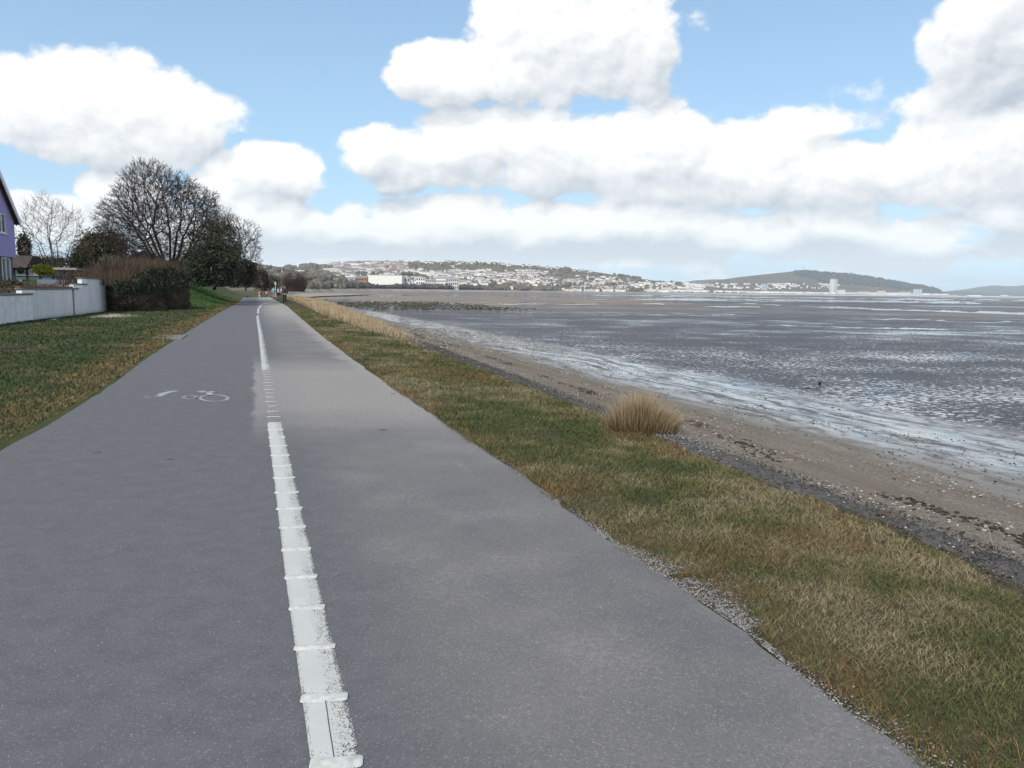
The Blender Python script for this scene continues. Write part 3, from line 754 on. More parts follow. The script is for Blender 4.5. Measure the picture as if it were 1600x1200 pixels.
# the one big straw tuft
def tuft(px, py, w, hgt, nb, label):
    c = ground(px, py, 0.02); root = empty('grass_tuft', tuple(c), label, 'grass tuft')
    rg = np.random.default_rng(31); n = nb
    subc = np.array([(-.30, .02, 1.0), (-.12, -.05, 1.06), (.05, .04, 1.0), (.16, -.08, .86), (.30, .0, .80), (.40, -.16, .62), (-.42, .05, .62), (.02, .12, 1.08)])
    i = rg.integers(0, len(subc), n); r = w * .17 * np.sqrt(rg.random(n)); a = rg.random(n) * 2 * np.pi
    off = np.stack([r * np.cos(a), r * np.sin(a) * .8], 1); base = np.concatenate([subc[i, :2] * [w, w] + off, np.full((n, 1), -.03)], 1)
    h = hgt * rg.uniform(.45, 1.12, n) * subc[i, 2] + .06 * (rg.random(n) < .05)
    lean = base[:, :2] * rg.uniform(.05, .55, (n, 1)) + off * rg.uniform(0, 1.3, (n, 1)) + rg.normal(0, .055, (n, 2)) + [.03, 0]
    f = rg.random(n); colr = pal([(.20, .135, .062), (.33, .25, .145), (.47, .39, .26)], f) * rg.uniform(.8, 1.15, (n, 1))
    V, Fc, C = blades(n, base, h, rg.uniform(.0028, .0055, n), lean, colr * .75, colr * 1.2)
    link('blades', mesh('blades', V, Fc, mBlade, cols=C), root)
    m = 700; r = w * .42 * np.sqrt(RNG.random(m)); a = RNG.random(m) * 2 * np.pi; base = np.stack([r * np.cos(a) * 1.2, r * np.sin(a) * .85, -.03 + 0 * r], 1)
    V, Fc, C = blades(m, base, hgt * RNG.uniform(.2, .5, m), RNG.uniform(.004, .008, m), base[:, :2] * .5 + RNG.normal(0, .05, (m, 2)), pal([(.10, .065, .03), (.17, .11, .05)], RNG.random(m)))
    link('thatch', mesh('thatch', V, Fc, mBlade, cols=C), root)
tuft(1001, 676, .62, .48, 3000, 'big tuft of tan dead grass growing on the stone edge')

# driftwood and posts
mDrift = simple('driftwood', (0.085, 0.06, 0.042), .9, .5, 12.0, bmp=.01)
mDark = simple('wet_wood', (0.02, 0.018, 0.017), .7, .4, 6.0)
def logmesh(name, L, r, mats, bend=.06, n=9, k=7):
    V = []
    for i_ in range(n):
        t = i_ / (n - 1); rr = r * (1 - .5 * t) * random.uniform(.8, 1.15)
        for j_ in range(k):
            a = 2 * math.pi * j_ / k; V.append(((t - .5) * L, bend * L * math.sin(t * 3) + rr * math.cos(a), rr * math.sin(a) * .8 + .02 * math.sin(t * 7)))
    f = [[i_ * k + j_, i_ * k + (j_ + 1) % k, (i_ + 1) * k + (j_ + 1) % k, (i_ + 1) * k + j_] for i_ in range(n - 1) for j_ in range(k)] + [list(range(k))[::-1], list(range((n - 1) * k, n * k))]
    return mesh(name, V, f, mats, True)
def putlog(px, py, z, L, r, rz, label, mat):
    c = ground(px, py, z); o = link('driftwood', logmesh('driftwood', L, r, mat), None, tuple(c)); o.rotation_euler = (0, 0, rz); tag(o, label, 'driftwood'); return o
putlog(1396, 812, .05, .26, .017, R(-62), 'short brown stick of driftwood lying on the stone edge', mDrift)
putlog(1268, 607, -2.10, .46, .03, R(-8), 'dark waterlogged branch lying on the wet mud', mDark)
putlog(1572, 828, -1.2, .38, .02, R(-45), 'thin dark stick in the tide line on the upper beach at the right', mDark)
putlog(1430, 782, -1.1, .22, .018, R(-40), 'small black lump of wood in the tide line below the stone edge', mDark)
c = ground(1281, 601, -2.12); g = Geo(); g.prism([(-.04, -.04), (.04, -.05), (.05, .03), (0, .05), (-.05, .03)], 'z', 0, .08); g.prism([(-.03, -.02), (.03, -.02), (.03, .02), (-.02, .03)], 'z', .08, .12)
o = g.obj('post_stump', mDark); o.location = tuple(c); tag(o, 'black stump of a post standing in the wet mud', 'post')

# ------------------------------------------------------------------ garden wall
def frame_at(s, q, z=0.0):
    """an object frame with local x to the right of the path and y along it"""
    p = xy(s, q); return (p[0], p[1], z)
mRend = simple('white_render', (0.66, 0.665, 0.68), .85, .14, 3.0, bmp=.006, bscale=70.0)
m_, nt, b = newmat('stained_render'); p = pos(nt); _, s_, q_ = sqnodes(nt)
px_, py_, pz_ = sep(nt, p)
runs = noise(nt, comb(nt, s_ * 5.0, pz_ * 0.35, 0.0), 1.0, 4.0, 0.65)
blot = noise(nt, p, 1.5, 4.0, .6)
col = mix(nt, runs.smooth(.45, .72), (.60, .60, .61), (.42, .42, .43)); col = mix(nt, blot.smooth(.4, .7) * .5, col, (.55, .555, .57))
col = mix(nt, (1.0 - (pz_ + blot * .25).smooth(.05, .38)) * .6, col, (.13, .13, .12))
put(nt, col, b.inputs['Base Color']); b.inputs['Roughness'].default_value = .9; bump(nt, b, noise(nt, p, 70.0, 3.0), .006); mStain = m_
mCoping = simple('coping_concrete', (0.15, 0.15, 0.155), .9, .4, 6.0, bmp=.006)
mBlockW = simple('sunlit_clean_render', (0.74, 0.74, 0.72), .8, .06, 3.0)  # unstained blocks, coloured whiter still for the sunlit step ends
mBrickR = simple('red_brick', (0.20, 0.075, 0.05), .9, .3, 9.0)
mRecess = simple('dark_post', (0.05, 0.028, 0.025), .8, .3, 9.0)
W0, W1 = sq(ground(0, 508)), sq(ground(172, 486.5))
print('wall', W0, W1)
wdir = np.array([W1[0] - W0[0], W1[1] - W0[1]]); WL = np.linalg.norm(wdir); wdir /= WL
def wsx(px):                                        # where along the wall the photo column px meets it
    lo, hi = -14.0, WL + 4
    for _ in range(50):
        m = (lo + hi) / 2; s, q = W0[0] + wdir[0] * m, W0[1] + wdir[1] * m; x, y = xy(s, q)
        X = 800 + F * x / (y * math.cos(PITCH) + CAM_H * math.sin(PITCH))
        lo, hi = (m, hi) if X < px else (lo, m)
    return lo
wroot = empty('garden_wall', (*xy(*W0), -0.05), 'stepped white rendered garden wall along the lawn left of the path', 'wall')
wroot.rotation_euler = (0, 0, math.atan2(*(xy(*W1) - xy(*W0))[::-1]))
# local x along the wall (away from camera), local y to its left (garden side)
a0, a1, a2, a3, a4, a5 = wsx(-60) - 8, wsx(50), wsx(114), wsx(117), wsx(130), wsx(172)
b1, b3, b4 = wsx(36), wsx(119), wsx(129.5)
T = .22
def wbox(name, x0, x1, z0, z1, mat, y0=0.0, y1=T, bev=.008):
    g = Geo(); g.box(x0, x1, y0, y1, z0, z1); return g.obj(name, mat, wroot, bevel=bev)
h1, h2, h3, h4 = 1.19, 1.42, 1.66, 2.0
wbox('panel', a0, a1, -.3, h1, mRend, -.02)
wbox('panel', a1 + .003, a2, -.3, h2 - .002, mStain)
wbox('post', a2 + .003, a3 - .003, -.3, h2 + .02, mRecess, .06, T)
wbox('panel', a3, a4, -.3, h3, mStain)
wbox('panel', a4 + .003, a5, -.3, h4, mStain)
wbox('block', b1, a1 + .5, h1 + .073, h2, mBlockW, -.012, T - .01)
wbox('block', b3, a4 - .01, h2 + .073, h3 + .002, mBlockW, -.012, T - .01)
wbox('block', b4, a4 + .9, h3 + .073, h4 + .002, mBlockW, -.012, T - .01)
wbox('coping', a0, a1 + .1, h1 + .003, h1 + .07, mCoping, -.06, T + .04)
wbox('coping', b1 - .05, a3 + .8, h2 + .004, h2 + .07, mCoping, -.05, T + .04)
wbox('coping', b3 - .05, a4 + 1.0, h3 + .005, h3 + .07, mCoping, -.05, T + .04)
wbox('coping', b4 - .05, a5 + .06, h4 + .005, h4 + .07, mCoping, -.05, T + .04)
wbox('brick_course', b1, a3 + .8, h2 + .072, h2 + .15, mBrickR, .06, T + .03)
wbox('return_panel', a5 + .003, a5 + .22, -.3, h4 - .03, mStain, -.002, 4.0)
# pale sandy ground at the wall's foot, a slab and a drain cover in the grass
mSandy = simple('pale_sand', (0.33, 0.30, 0.27), .95, .35, 5.0, bmp=.01, col2=(.20, .18, .15))
def patch(name, pts, z, mat, label, cat, n=8):
    c = np.mean([ground(x, y) for x, y in pts], 0); P = [np.array(ground(x, y)) for x, y in pts]; V = [(c[0], c[1], z + .03)]
    out = []
    for a, b_ in zip(P, P[1:] + P[:1]):
        for t in np.linspace(0, 1, n, endpoint=False):
            e = a + (b_ - a) * t; r = .92 + .16 * random.random(); out.append((c[0] + (e[0] - c[0]) * r, c[1] + (e[1] - c[1]) * r, z - .03))
    V += out; m = len(out); o = link(name, mesh(name, V, [[0, 1 + i, 1 + (i + 1) % m] for i in range(m)], mat)); tag(o, label, cat, kind='structure'); return o
patch('sand_patch', [(122, 497), (150, 489), (172, 488), (215, 491), (250, 494), (215, 497), (175, 501), (140, 500)], .035, mSandy, 'bare pale sandy ground at the end of the garden wall', 'ground')
patch('sand_patch', [(50, 504), (80, 500), (108, 496), (104, 499), (75, 503)], .03, mSandy, 'thin pale sandy strip at the foot of the wall', 'ground')
patch('soil_patch', [(-8, 516), (20, 509), (48, 504), (44, 508), (15, 515)], .03, mSoil, 'dark bare soil at the foot of the near wall', 'ground')
mSlab = simple('slab_concrete', (0.15, 0.148, 0.145), .9, .25, 5.0, bmp=.005)
P = [ground(x, y) for x, y in ((237, 529.5), (252, 524.5), (293, 524), (284, 530.5))]
c = np.mean(P, 0); g = Geo(); g.prism([(p[0] - c[0], p[1] - c[1]) for p in P], 'z', -.05, .03); o = g.obj('concrete_slab', mSlab, bevel=.01); o.location = tuple(c)
tag(o, 'flat grey concrete slab set in the grass beside the path', 'slab')
c = ground(6, 545, .02); g = Geo(); g.box(-.35, .35, -.22, .22, -.03, .03); g.box(-.26, .26, -.14, .14, .03, .04); o = g.obj('drain_cover', mDark, bevel=.006); o.location = tuple(c); o.rotation_euler = (0, 0, PA)
tag(o, 'black drain cover lying in the lawn below the near wall', 'drain cover')

# ------------------------------------------------------------------ purple house
mPurple = simple('purple_render', (0.345, 0.29, 0.55), .85, .07, 2.0, bmp=.004, bscale=60)
mStoneW = simple('grey_stone', (0.13, 0.125, 0.105), .95, .5, 3.5, bmp=.03, bscale=9, col2=(.07, .068, .06))
mWhite = simple('white_plastic', (0.72, 0.73, 0.75), .45, .04, 3.0)
mSoff = simple('brown_soffit', (0.14, 0.062, 0.05), .8, .2, 5.0)
mTile = simple('roof_tile', (0.105, 0.075, 0.062), .85, .35, 4.0, bmp=.02, bscale=12)
mGlass, nt, b = newmat('window_glass'); put(nt, (0.10, 0.13, 0.15), b.inputs['Base Color']); b.inputs['Roughness'].default_value = .05; b.inputs['Specular IOR Level'].default_value = .8
mCurt = simple('pale_curtain', (0.5, 0.55, 0.55), .9, .1)
HQ, HS0, HS1 = -14.4, 50.0, 57.7                   # gable wall plane and its two ends
hr = empty('house', frame_at(HS0, HQ, 0), 'purple house with steep gable and brown eaves at the left edge', 'house', rz=PA)
GW = HS1 - HS0; EV, RG, FL = 5.72, 8.45, 3.3
def hobj(name, g, mat, parent=hr, **k): return g.obj(name, mat, parent, **k)
# upper wall with an opening for the window, in the plane x = 0 (x to the right, y along the path)
wy0, wy1, wz0, wz1 = 4.35, 6.0, 4.72, 5.92
g = Geo()
hprof = lambda y: EV + (RG - EV) * (1 - abs(y - GW / 2) / (GW / 2))
def strip(y0, y1, z0=None, z1=None):
    za0, za1 = (FL if z0 is None else z0), (FL if z0 is None else z0)
    t0, t1 = (hprof(y0), hprof(y1)) if z1 is None else (z1, z1)
    g.prism([(y0, za0), (y1, za1), (y1, t1), (y0, t0)], 'x', -.3, 0)
strip(0, GW / 2); strip(GW / 2, wy0); strip(wy0, wy1, None, wz0); strip(wy0, wy1, wz1); strip(wy1, GW)
g.box(-9, -.301, GW - .3, GW, FL, EV - .02); g.box(-9, -.301, 0, .3, FL, EV - .02)
hobj('upper_wall', g, mPurple)
g = Geo(); dy0, dy1 = 5.2, 7.05
g.box(-.55, -.18, 0, dy0, .6, FL); g.box(-.55, -.18, dy1, GW - .15, .6, FL); g.box(-9, -.551, GW - .5, GW - .15, .6, FL); hobj('lower_wall', g, mStoneW)
w = hobj('window', (lambda g: (g.box(-.10, -.02, wy0, wy1, wz0, wz0 + .07), g.box(-.10, -.02, wy0, wy1, wz1 - .07, wz1), g.box(-.10, -.02, wy0, wy0 + .07, wz0 + .07, wz1 - .07), g.box(-.10, -.02, wy1 - .07, wy1, wz0 + .07, wz1 - .07), g.box(-.10, -.02, (wy0 + wy1) / 2 - .05, (wy0 + wy1) / 2 + .05, wz0 + .07, wz1 - .07), g)[-1])(Geo()), mWhite)
for k0, k1 in ((wy0 + .07, (wy0 + wy1) / 2 - .05), ((wy0 + wy1) / 2 + .05, wy1 - .07)):
    g = Geo(); g.box(-.075, -.06, k0, k1, wz0 + .07, wz1 - .07); hobj('pane', g, mGlass, w)
    g = Geo(); g.box(-.17, -.15, k0, k0 + (k1 - k0) * .45, wz0 + .07, wz1 - .07); hobj('curtain', g, mCurt, w)
g = Geo(); g.box(-.10, .07, wy0 - .06, wy1 + .06, wz0 - .07, wz0 - .002); hobj('sill', g, mWhite, w)
d = hobj('patio_door', (lambda g: (g.box(-.3, -.16, dy0 + .02, dy0 + .16, .62, FL - .01), g.box(-.3, -.16, dy1 - .16, dy1 - .02, .62, FL - .01), g.box(-.3, -.16, (dy0 + dy1) / 2 - .06, (dy0 + dy1) / 2 + .06, .62, FL - .14), g.box(-.3, -.16, dy0 + .16, dy1 - .16, FL - .13, FL - .01), g)[-1])(Geo()), mWhite)
for k0, k1 in ((dy0 + .16, (dy0 + dy1) / 2 - .06), ((dy0 + dy1) / 2 + .06, dy1 - .16)):
    g = Geo(); g.box(-.25, -.23, k0, k1, .62, FL - .14); hobj('pane', g, mGlass, d)
OV_ = .26                                           # roof overhang past the gable
sl_ = (RG - EV) / (GW / 2); e_ = .38
for sgn, y0, y1 in ((1, -e_, GW / 2), (-1, GW + e_, GW / 2)):
    ze = EV - sl_ * e_
    g = Geo(); g.prism([(y0, ze + .06), (y1, RG + .06), (y1, RG + .24), (y0, ze + .24)], 'x', -9, OV_); hobj('roof', g, mTile)
    g = Geo(); g.prism([(y0, ze - .16), (y1, RG - .16), (y1, RG + .26), (y0, ze + .26)], 'x', OV_ + .002, OV_ + .05); hobj('barge_board', g, mWhite)
    g = Geo(); g.prism([(y0, ze + .0), (y1, RG + .0), (y1, RG + .055), (y0, ze + .055)], 'x', .002, OV_); hobj('soffit', g, mSoff)
    g = Geo(); g.prism([(y0, ze - .10), (y1, RG - .10), (y1, RG - .005), (y0, ze - .005)], 'x', .003, .06); hobj('wall_trim', g, mSoff)
g = Geo(); g.box(-9, OV_, GW + e_ - .02, GW + e_ + .08, EV - sl_ * e_ - .02, EV - sl_ * e_ + .09); hobj('gutter', g, mDark)

# bungalow with a glazed front, further back in the garden
bp = at(63, 420, 62); br_ = empty('bungalow', (bp[0], bp[1], 1.0), 'low bungalow with dark roof and glazed front behind the purple house', 'bungalow', rz=PA)
mRoofB = simple('bungalow_roof', (0.055, 0.042, 0.04), .85, .3, 3.0, bmp=.02, bscale=8)
mWallB = simple('bungalow_wall', (0.10, 0.085, 0.075), .9, .3, 3.0)
g = Geo(); g.box(-9, 1.5, 1.5, 7, -.1, 1.84); g.obj('wall', mWallB, br_)
g = Geo(); g.prism([(1.0, 1.95), (7.5, 1.95), (5.4, 3.0), (3.2, 3.0)], 'x', -9.5, -1.2); g.obj('roof', mRoofB, br_)
g = Geo(); g.prism([(0.6, 1.86), (7.0, 1.93), (7.0, 2.10), (0.6, 2.0)], 'x', .25, 2.4); pr_ = g.obj('porch_roof', mRoofB, br_)
g = Geo(); g.box(.2, 2.42, .52, .598, 1.84, 2.02); g.obj('fascia', simple('pale_fascia', (.30, .28, .26), .8), pr_)
g = Geo(); g.box(2.402, 2.46, .52, 7.0, 1.84, 2.02); g.obj('fascia', simple('pale_fascia', (.30, .28, .26), .8), pr_)
for k in range(5):
    x0 = -2.2 + k * .92
    w = (lambda g: (g.box(x0, x0 + .08, 1.42, 1.497, .1, 1.85), g.box(x0 + .82, x0 + .9, 1.42, 1.497, .1, 1.85), g.box(x0 + .08, x0 + .82, 1.42, 1.497, .1, .2), g.box(x0 + .08, x0 + .82, 1.42, 1.497, 1.25, 1.33), g)[-1])(Geo()).obj('window', mDark, br_)
    g = Geo(); g.box(x0 + .08, x0 + .82, 1.45, 1.47, .2, 1.25); g.obj('pane', mGlass, w)
    g = Geo(); g.box(x0 + .08, x0 + .82, 1.45, 1.47, 1.33, 1.85); g.obj('pane', simple('pale_glazing', (.30, .34, .37), .2), w)
g = Geo(); g.prism([(.9 + .06 * math.cos(a), 4 + .06 * math.sin(a)) for a in np.linspace(0, 5.5, 7)], 'z', 1.5, 2.2); g.obj('flue', simple('flue_grey', (.4, .4, .4), .5), br_)
# slim white garden light
gp = at(31, 432, 47); o = Geo(); o.prism([(.07 * math.cos(a), .07 * math.sin(a)) for a in np.linspace(0, 5.5, 8)], 'z', 0, .38); root = empty('garden_light', (gp[0], gp[1], 1.35), 'short white bollard light in the garden bed by the purple house', 'garden light')
o.obj('post', mWhite, root); g = Geo(); g.prism([(.10 * math.cos(a), .10 * math.sin(a)) for a in np.linspace(0, 5.5, 8)], 'z', .385, .50); g.prism([(.05 * math.cos(a), .05 * math.sin(a)) for a in np.linspace(0, 5.5, 8)], 'z', .50, .56); g.obj('head', mWhite, root)
# pale house far behind the trees
hp = at(222, 412, 118); root = empty('cottage', (hp[0], hp[1], .5), 'pale cream cottage half hidden behind the big bare tree', 'house', rz=.2)
g = Geo(); g.box(-2.6, 2.6, 0, 6, 0, 4.3); g.prism([(-2.6, 4.3), (2.6, 4.3), (0, 6.1)], 'y', 0, 6); g.obj('wall', simple('cream_render', (.60, .55, .50), .9, .1), root)
for sg in (-1, 1):
    g = Geo(); g.prism([(sg * 2.9, 4.2), (0, 6.2), (0, 6.4), (sg * 2.9, 4.4)], 'y', -.25, 6.2); g.obj('roof', mRoofB, root)
for k in (-1.1, 1.1):
    g = Geo(); g.box(k - .5, k + .5, -.05, -.003, 2.6, 3.7); w = g.obj('window', mWhite, root); g = Geo(); g.box(k - .4, k + .4, -.07, -.052, 2.7, 3.6); g.obj('pane', mGlass, w)

# ------------------------------------------------------------------ trees
def tubes(segs, thick=.03):
    """segs: (n,8) p0 p1 r0 r1 -> prisms, five sided when thick and three sided when thin"""
    segs = np.asarray(segs, float); Vs = []; Fs = []; off = 0
    for sides, sel in ((6, segs[:, 6] > thick), (3, segs[:, 6] <= thick)):
        s = segs[sel]; n = len(s)
        if not n: continue
        d = s[:, 3:6] - s[:, :3]; L = np.linalg.norm(d, axis=1, keepdims=True); d = d / np.maximum(L, 1e-6)
        ref = np.where(np.abs(d[:, 2:3]) > .9, [[1., 0, 0]], [[0, 0, 1.]])
        u = np.cross(d, ref); u /= np.linalg.norm(u, axis=1, keepdims=True); w = np.cross(d, u)
        a = np.arange(sides) * 2 * np.pi / sides
        ring = u[:, None] * np.cos(a)[None, :, None] + w[:, None] * np.sin(a)[None, :, None]
        A = s[:, None, :3] + ring * s[:, None, 6:7]; B = s[:, None, 3:6] + d[:, None] * s[:, None, 6:7] * .15 + ring * s[:, None, 7:8]
        Vs.append(np.concatenate([A, B], 1).reshape(-1, 3))
        o = (np.arange(n) * 2 * sides)[:, None] + off
        for k in range(sides):
            k2 = (k + 1) % sides; Fs.append(np.concatenate([o + k, o + k2, o + sides + k2, o + sides + k], 1))
        off += n * 2 * sides
    return np.concatenate(Vs), np.concatenate(Fs)
def colonise(env, natt, starts, step=.35, kill=.7, infl=3.2, iters=130, up=.08, seed=1):
    """space colonisation: grow branches from starts into the attractor points env(natt)"""
    rg = np.random.default_rng(seed); A = env(natt, rg); alive = np.ones(len(A), bool)
    N = [np.array(p, float) for p, _ in starts]; par = [q for _, q in starts]
    nd = np.full(len(A), 1e9); ni = np.zeros(len(A), int); fresh = list(range(len(N)))
    for it in range(iters):
        pts = np.array([N[i] for i in fresh]); D = np.linalg.norm(A[:, None] - pts[None], axis=2); m = D.argmin(1); dm = D[np.arange(len(A)), m]
        b = dm < nd; nd[b] = dm[b]; ni[b] = np.array(fresh)[m[b]]
        alive &= nd > kill
        act = alive & (nd < infl)
        if not act.any(): break
        fresh = []
        order = np.unique(ni[act])
        for i in order:
            k = act & (ni == i); v = A[k] - N[i]; v /= np.linalg.norm(v, axis=1, keepdims=True); v = v.mean(0) + rg.normal(0, .16, 3) + [0, 0, up]
            L = np.linalg.norm(v)
            if L < .08: continue
            N.append(N[i] + v / L * step * rg.uniform(.8, 1.2)); par.append(int(i)); fresh.append(len(N) - 1)
        if not fresh or len(N) > 15000: break
    return np.array(N), par
def skeleton(N, par, tip=.010, expo=2.35, rmax=None):
    n = len(N); w = np.zeros(n); kids = [0] * n
    for i in range(n - 1, -1, -1):
        if kids[i] == 0: w[i] = tip ** expo
        if par[i] >= 0: w[par[i]] += w[i]; kids[par[i]] += 1
    r = w ** (1 / expo)
    if rmax: r = np.minimum(r, rmax)
    S = [(*N[par[i]], *N[i], r[par[i]] if r[par[i]] < r[i] * 1.6 else r[i] * 1.25, r[i]) for i in range(n) if par[i] >= 0]
    return np.array(S), r, kids
def twigs(N, par, r, kids, cen, rmaxt=.03, per=2, length=.55, seed=3, rad=.006):
    rg = np.random.default_rng(seed); out = []
    for i in range(len(N)):
        if r[i] > rmaxt or par[i] < 0: continue
        d0 = N[i] - N[par[i]]; d0 = d0 / (np.linalg.norm(d0) + 1e-6); o = N[i] - cen; o = o / (np.linalg.norm(o) + 1e-6)
        for k in range(per + (2 if kids[i] == 0 else 0)):
            d = d0 * .7 + o * .5 + rg.normal(0, .48, 3) + [0, 0, .12]; d /= np.linalg.norm(d); L = length * rg.uniform(.5, 1.3)
            m = N[i] + d * L * .5; d2 = d + rg.normal(0, .3, 3) + [0, 0, .1]; d2 /= np.linalg.norm(d2); t = m + d2 * L * .5
            out += [(*N[i], *m, rad, rad * .75), (*m, *t, rad * .75, rad * .35)]
            d3 = d + rg.normal(0, .55, 3); d3 /= np.linalg.norm(d3); out.append((*m, *(m + d3 * L * .45), rad * .6, rad * .3))
    return np.array(out)
def dome(c, r, shell=.45, zmin=None):
    c = np.array(c); r = np.array(r)
    def f(n, rg):
        out = []
        while len(out) < n:
            p = rg.normal(0, 1, 3); p /= np.linalg.norm(p); p = p * (shell + (1 - shell) * rg.random() ** .6) if rg.random() < .75 else p * rg.random() ** .4
            lump = 1 + .13 * math.sin(p[0] * 5 + c[0]) * math.cos(p[2] * 4 + c[1])
            q = c + p * r * lump
            if zmin is None or q[2] > zmin: out.append(q)
        return np.array(out)
    return f
mBark = simple('bark', (0.038, 0.032, 0.028), .95, .4, 5.0, bmp=.02, bscale=25)
mTwig = simple('twig', (0.038, 0.030, 0.027), .95, .3, 2.0)
mTwigP = simple('purple_twig', (0.085, 0.060, 0.055), .95, .3, 2.0)
mTwigG = simple('grey_twig', (0.070, 0.058, 0.050), .95, .3, 2.0)
def bare_tree(px, base_y, dist, crown, label, starts=1, natt=900, step=.4, kill=.75, tip=.011, tw=2, twl=.55, seed=1, twm=None, group='bare trees behind the garden', forks=None, trad=.006):
    """crown: px box (x0, x1, ytop, ybottom) of the crown, grown at distance dist"""
    b = at(px, base_y, dist); root = empty('bare_tree', tuple(b), label, 'tree', group)
    kx = dist / F; x0, x1, yt, yb = crown
    c = at((x0 + x1) / 2, (yt + yb) / 2, dist) - b; rx, rz = (x1 - x0) / 2 * kx, (yb - yt) / 2 * kx
    env = dome(c, (rx, rx * .8, rz), .5, zmin=.9)
    st = []
    if forks:
        st.append((np.array([0, 0, -.3]), -1)); st.append((np.array([0, 0, .5]), 0))
        for fx in forks:
            prev = 1; p = np.array([0, 0, .5]); tgt = np.array([c[0] + fx * rx * .42, random.uniform(-.3, .3) * rx, c[2] * (.95 - .25 * abs(fx))])
            for t in np.linspace(.15, 1, 7):
                st.append((p * (1 - t) + tgt * t + np.array([fx * .35 * math.sin(t * 3), 0, 0]), prev)); prev = len(st) - 1
    else:
        hz = max(1.2, c[2] - rz * .7); k = 7
        for i in range(k): st.append((np.array([c[0] * (i / k) ** 2 * .5, .05 * math.sin(i * 2), -.3 + (hz + .3) * i / (k - 1)]), i - 1))
    N, par = colonise(env, natt, st, step, kill, infl=max(3.0, rx), seed=seed)
    S, r, kids = skeleton(N, par, tip)
    big = S[:, 6] > .05
    V, Fc = tubes(S[big], .05); link('trunk', mesh('trunk', V, Fc, mBark, True), root)
    T_ = twigs(N, par, r, kids, c, .03, tw, twl, seed, trad)
    V, Fc = tubes(np.concatenate([S[~big], T_]), .03); cr = link('crown', mesh('crown', V, Fc, twm or mTwig), root)
    print('tree', label[:28], len(N), len(Fc)); return root
bare_tree(266, 436, 76, (166, 348, 262, 440), 'largest bare tree, its wide fan of branches above the hedge', natt=5200, step=.30, kill=.33, tip=.0135, tw=3, twl=.58, seed=5, forks=(-1, -.7, -.4, -.15, .1, .3, .6, 1.0), trad=.014)
bare_tree(88, 434, 70, (30, 134, 310, 424), 'thin bare tree standing between the purple house and dark dome tree', natt=1300, step=.32, kill=.48, tip=.010, tw=3, twl=.65, seed=9, forks=(-.9, -.5, -.2, .1, .4, .9), trad=.0075, twm=mTwigG)
bare_tree(372, 446, 92, (332, 410, 338, 440), 'smaller bare tree leaning over the path beyond the dark holly tree', natt=1700, step=.32, kill=.44, tip=.013, tw=3, twl=.6, seed=14, forks=(-.6, -.2, .1, .5, .9), trad=.014)
bare_tree(340, 440, 84, (304, 370, 312, 420), 'bare tree tangled into the top of the dark holly tree', natt=1700, step=.32, kill=.44, tip=.013, tw=2, twl=.55, seed=21, forks=(-.6, -.2, .2, .6), trad=.011)
bare_tree(205, 440, 88, (166, 232, 330, 426), 'bare tree behind the left side of the largest bare tree', natt=1100, step=.34, kill=.48, tip=.012, tw=2, twl=.55, seed=27, forks=(-.7, -.2, .2, .6), trad=.010)

# leafy masses: crowns of many small leaf faces, clumped, over limbs
mLeaf = colmat('leaf', .55, .35)
def leaves(cen, rad, n, size, cols, seed=1, nclump=60, cl=.28, flat=None, shell=.55, zmin=-1e9):
    rg = np.random.default_rng(seed)
    d = rg.normal(0, 1, (nclump, 3)); d /= np.linalg.norm(d, axis=1, keepdims=True); d *= (shell + (1 - shell) * rg.random((nclump, 1)) ** .5)
    cc = np.array(cen) + d * np.array(rad); tone = rg.uniform(.62, 1.3, nclump); mixf = rg.random(nclump)
    i = rg.integers(0, nclump, n); p = cc[i] + rg.normal(0, 1, (n, 3)) * np.array(rad) * cl * rg.uniform(.4, 1.0, (n, 1))
    k = p[:, 2] > zmin; p, i = p[k], i[k]; n = len(p)
    return leafmesh(p, size * rg.uniform(.6, 1.3, n), pal(cols, np.clip(mixf[i] + rg.normal(0, .2, n), 0, 1)) * (tone[i] * rg.uniform(.8, 1.2, n))[:, None], rg)
def leafmesh(p, size, col, rg):
    n = len(p); u = rg.normal(0, 1, (n, 3)); u /= np.linalg.norm(u, axis=1, keepdims=True); v = rg.normal(0, 1, (n, 3)); v -= u * (u * v).sum(1, keepdims=True); v /= np.linalg.norm(v, axis=1, keepdims=True)
    s = size[:, None]; V = np.stack([p - u * s, p + v * s * .55, p + u * s, p - v * s * .55], 1).reshape(-1, 3)
    return V, (np.arange(n) * 4)[:, None] + np.array([[0, 1, 2, 3]]), np.repeat(col, 4, 0)
def limbs(h, r, n, seed):
    rg = np.random.default_rng(seed); S = [(0, 0, -.3, .05, 0, h * .5, r, r * .8), (.05, 0, h * .5, .0, .05, h * .95, r * .8, r * .25)]
    for k in range(n):
        z = h * rg.uniform(.25, .8); a = rg.random() * 6.28; L = h * .3
        S.append((0, 0, z, math.cos(a) * L, math.sin(a) * L, z + L * .7, r * .4, r * .12))
    return S
def leafy(name, px, base_y, dist, box, n, size, cols, label, cat='tree', group=None, seed=1, nclump=60, cl=.26, depth=.8, trunk=True, extra=None, ntrunk=10):
    b = at(px, base_y, dist); root = empty(name, tuple(b), label, cat, group); kx = dist / F; x0, x1, yt, yb = box
    c = at((x0 + x1) / 2, (yt + yb) / 2, dist) - b; rx, rz = (x1 - x0) / 2 * kx, (yb - yt) / 2 * kx
    V, Fc, C = leaves(c, (rx * .8, rx * depth * .8, rz * .8), n, size, cols, seed, nclump, cl, zmin=.02)
    link('crown' if trunk else 'foliage', mesh('crown', V, Fc, mLeaf, cols=C), root)
    if trunk:
        V, Fc = tubes(limbs(c[2] + rz * .6, max(.07, rx * .06), ntrunk, seed)); link('trunk', mesh('trunk', V, Fc, mBark, True), root)
    return root
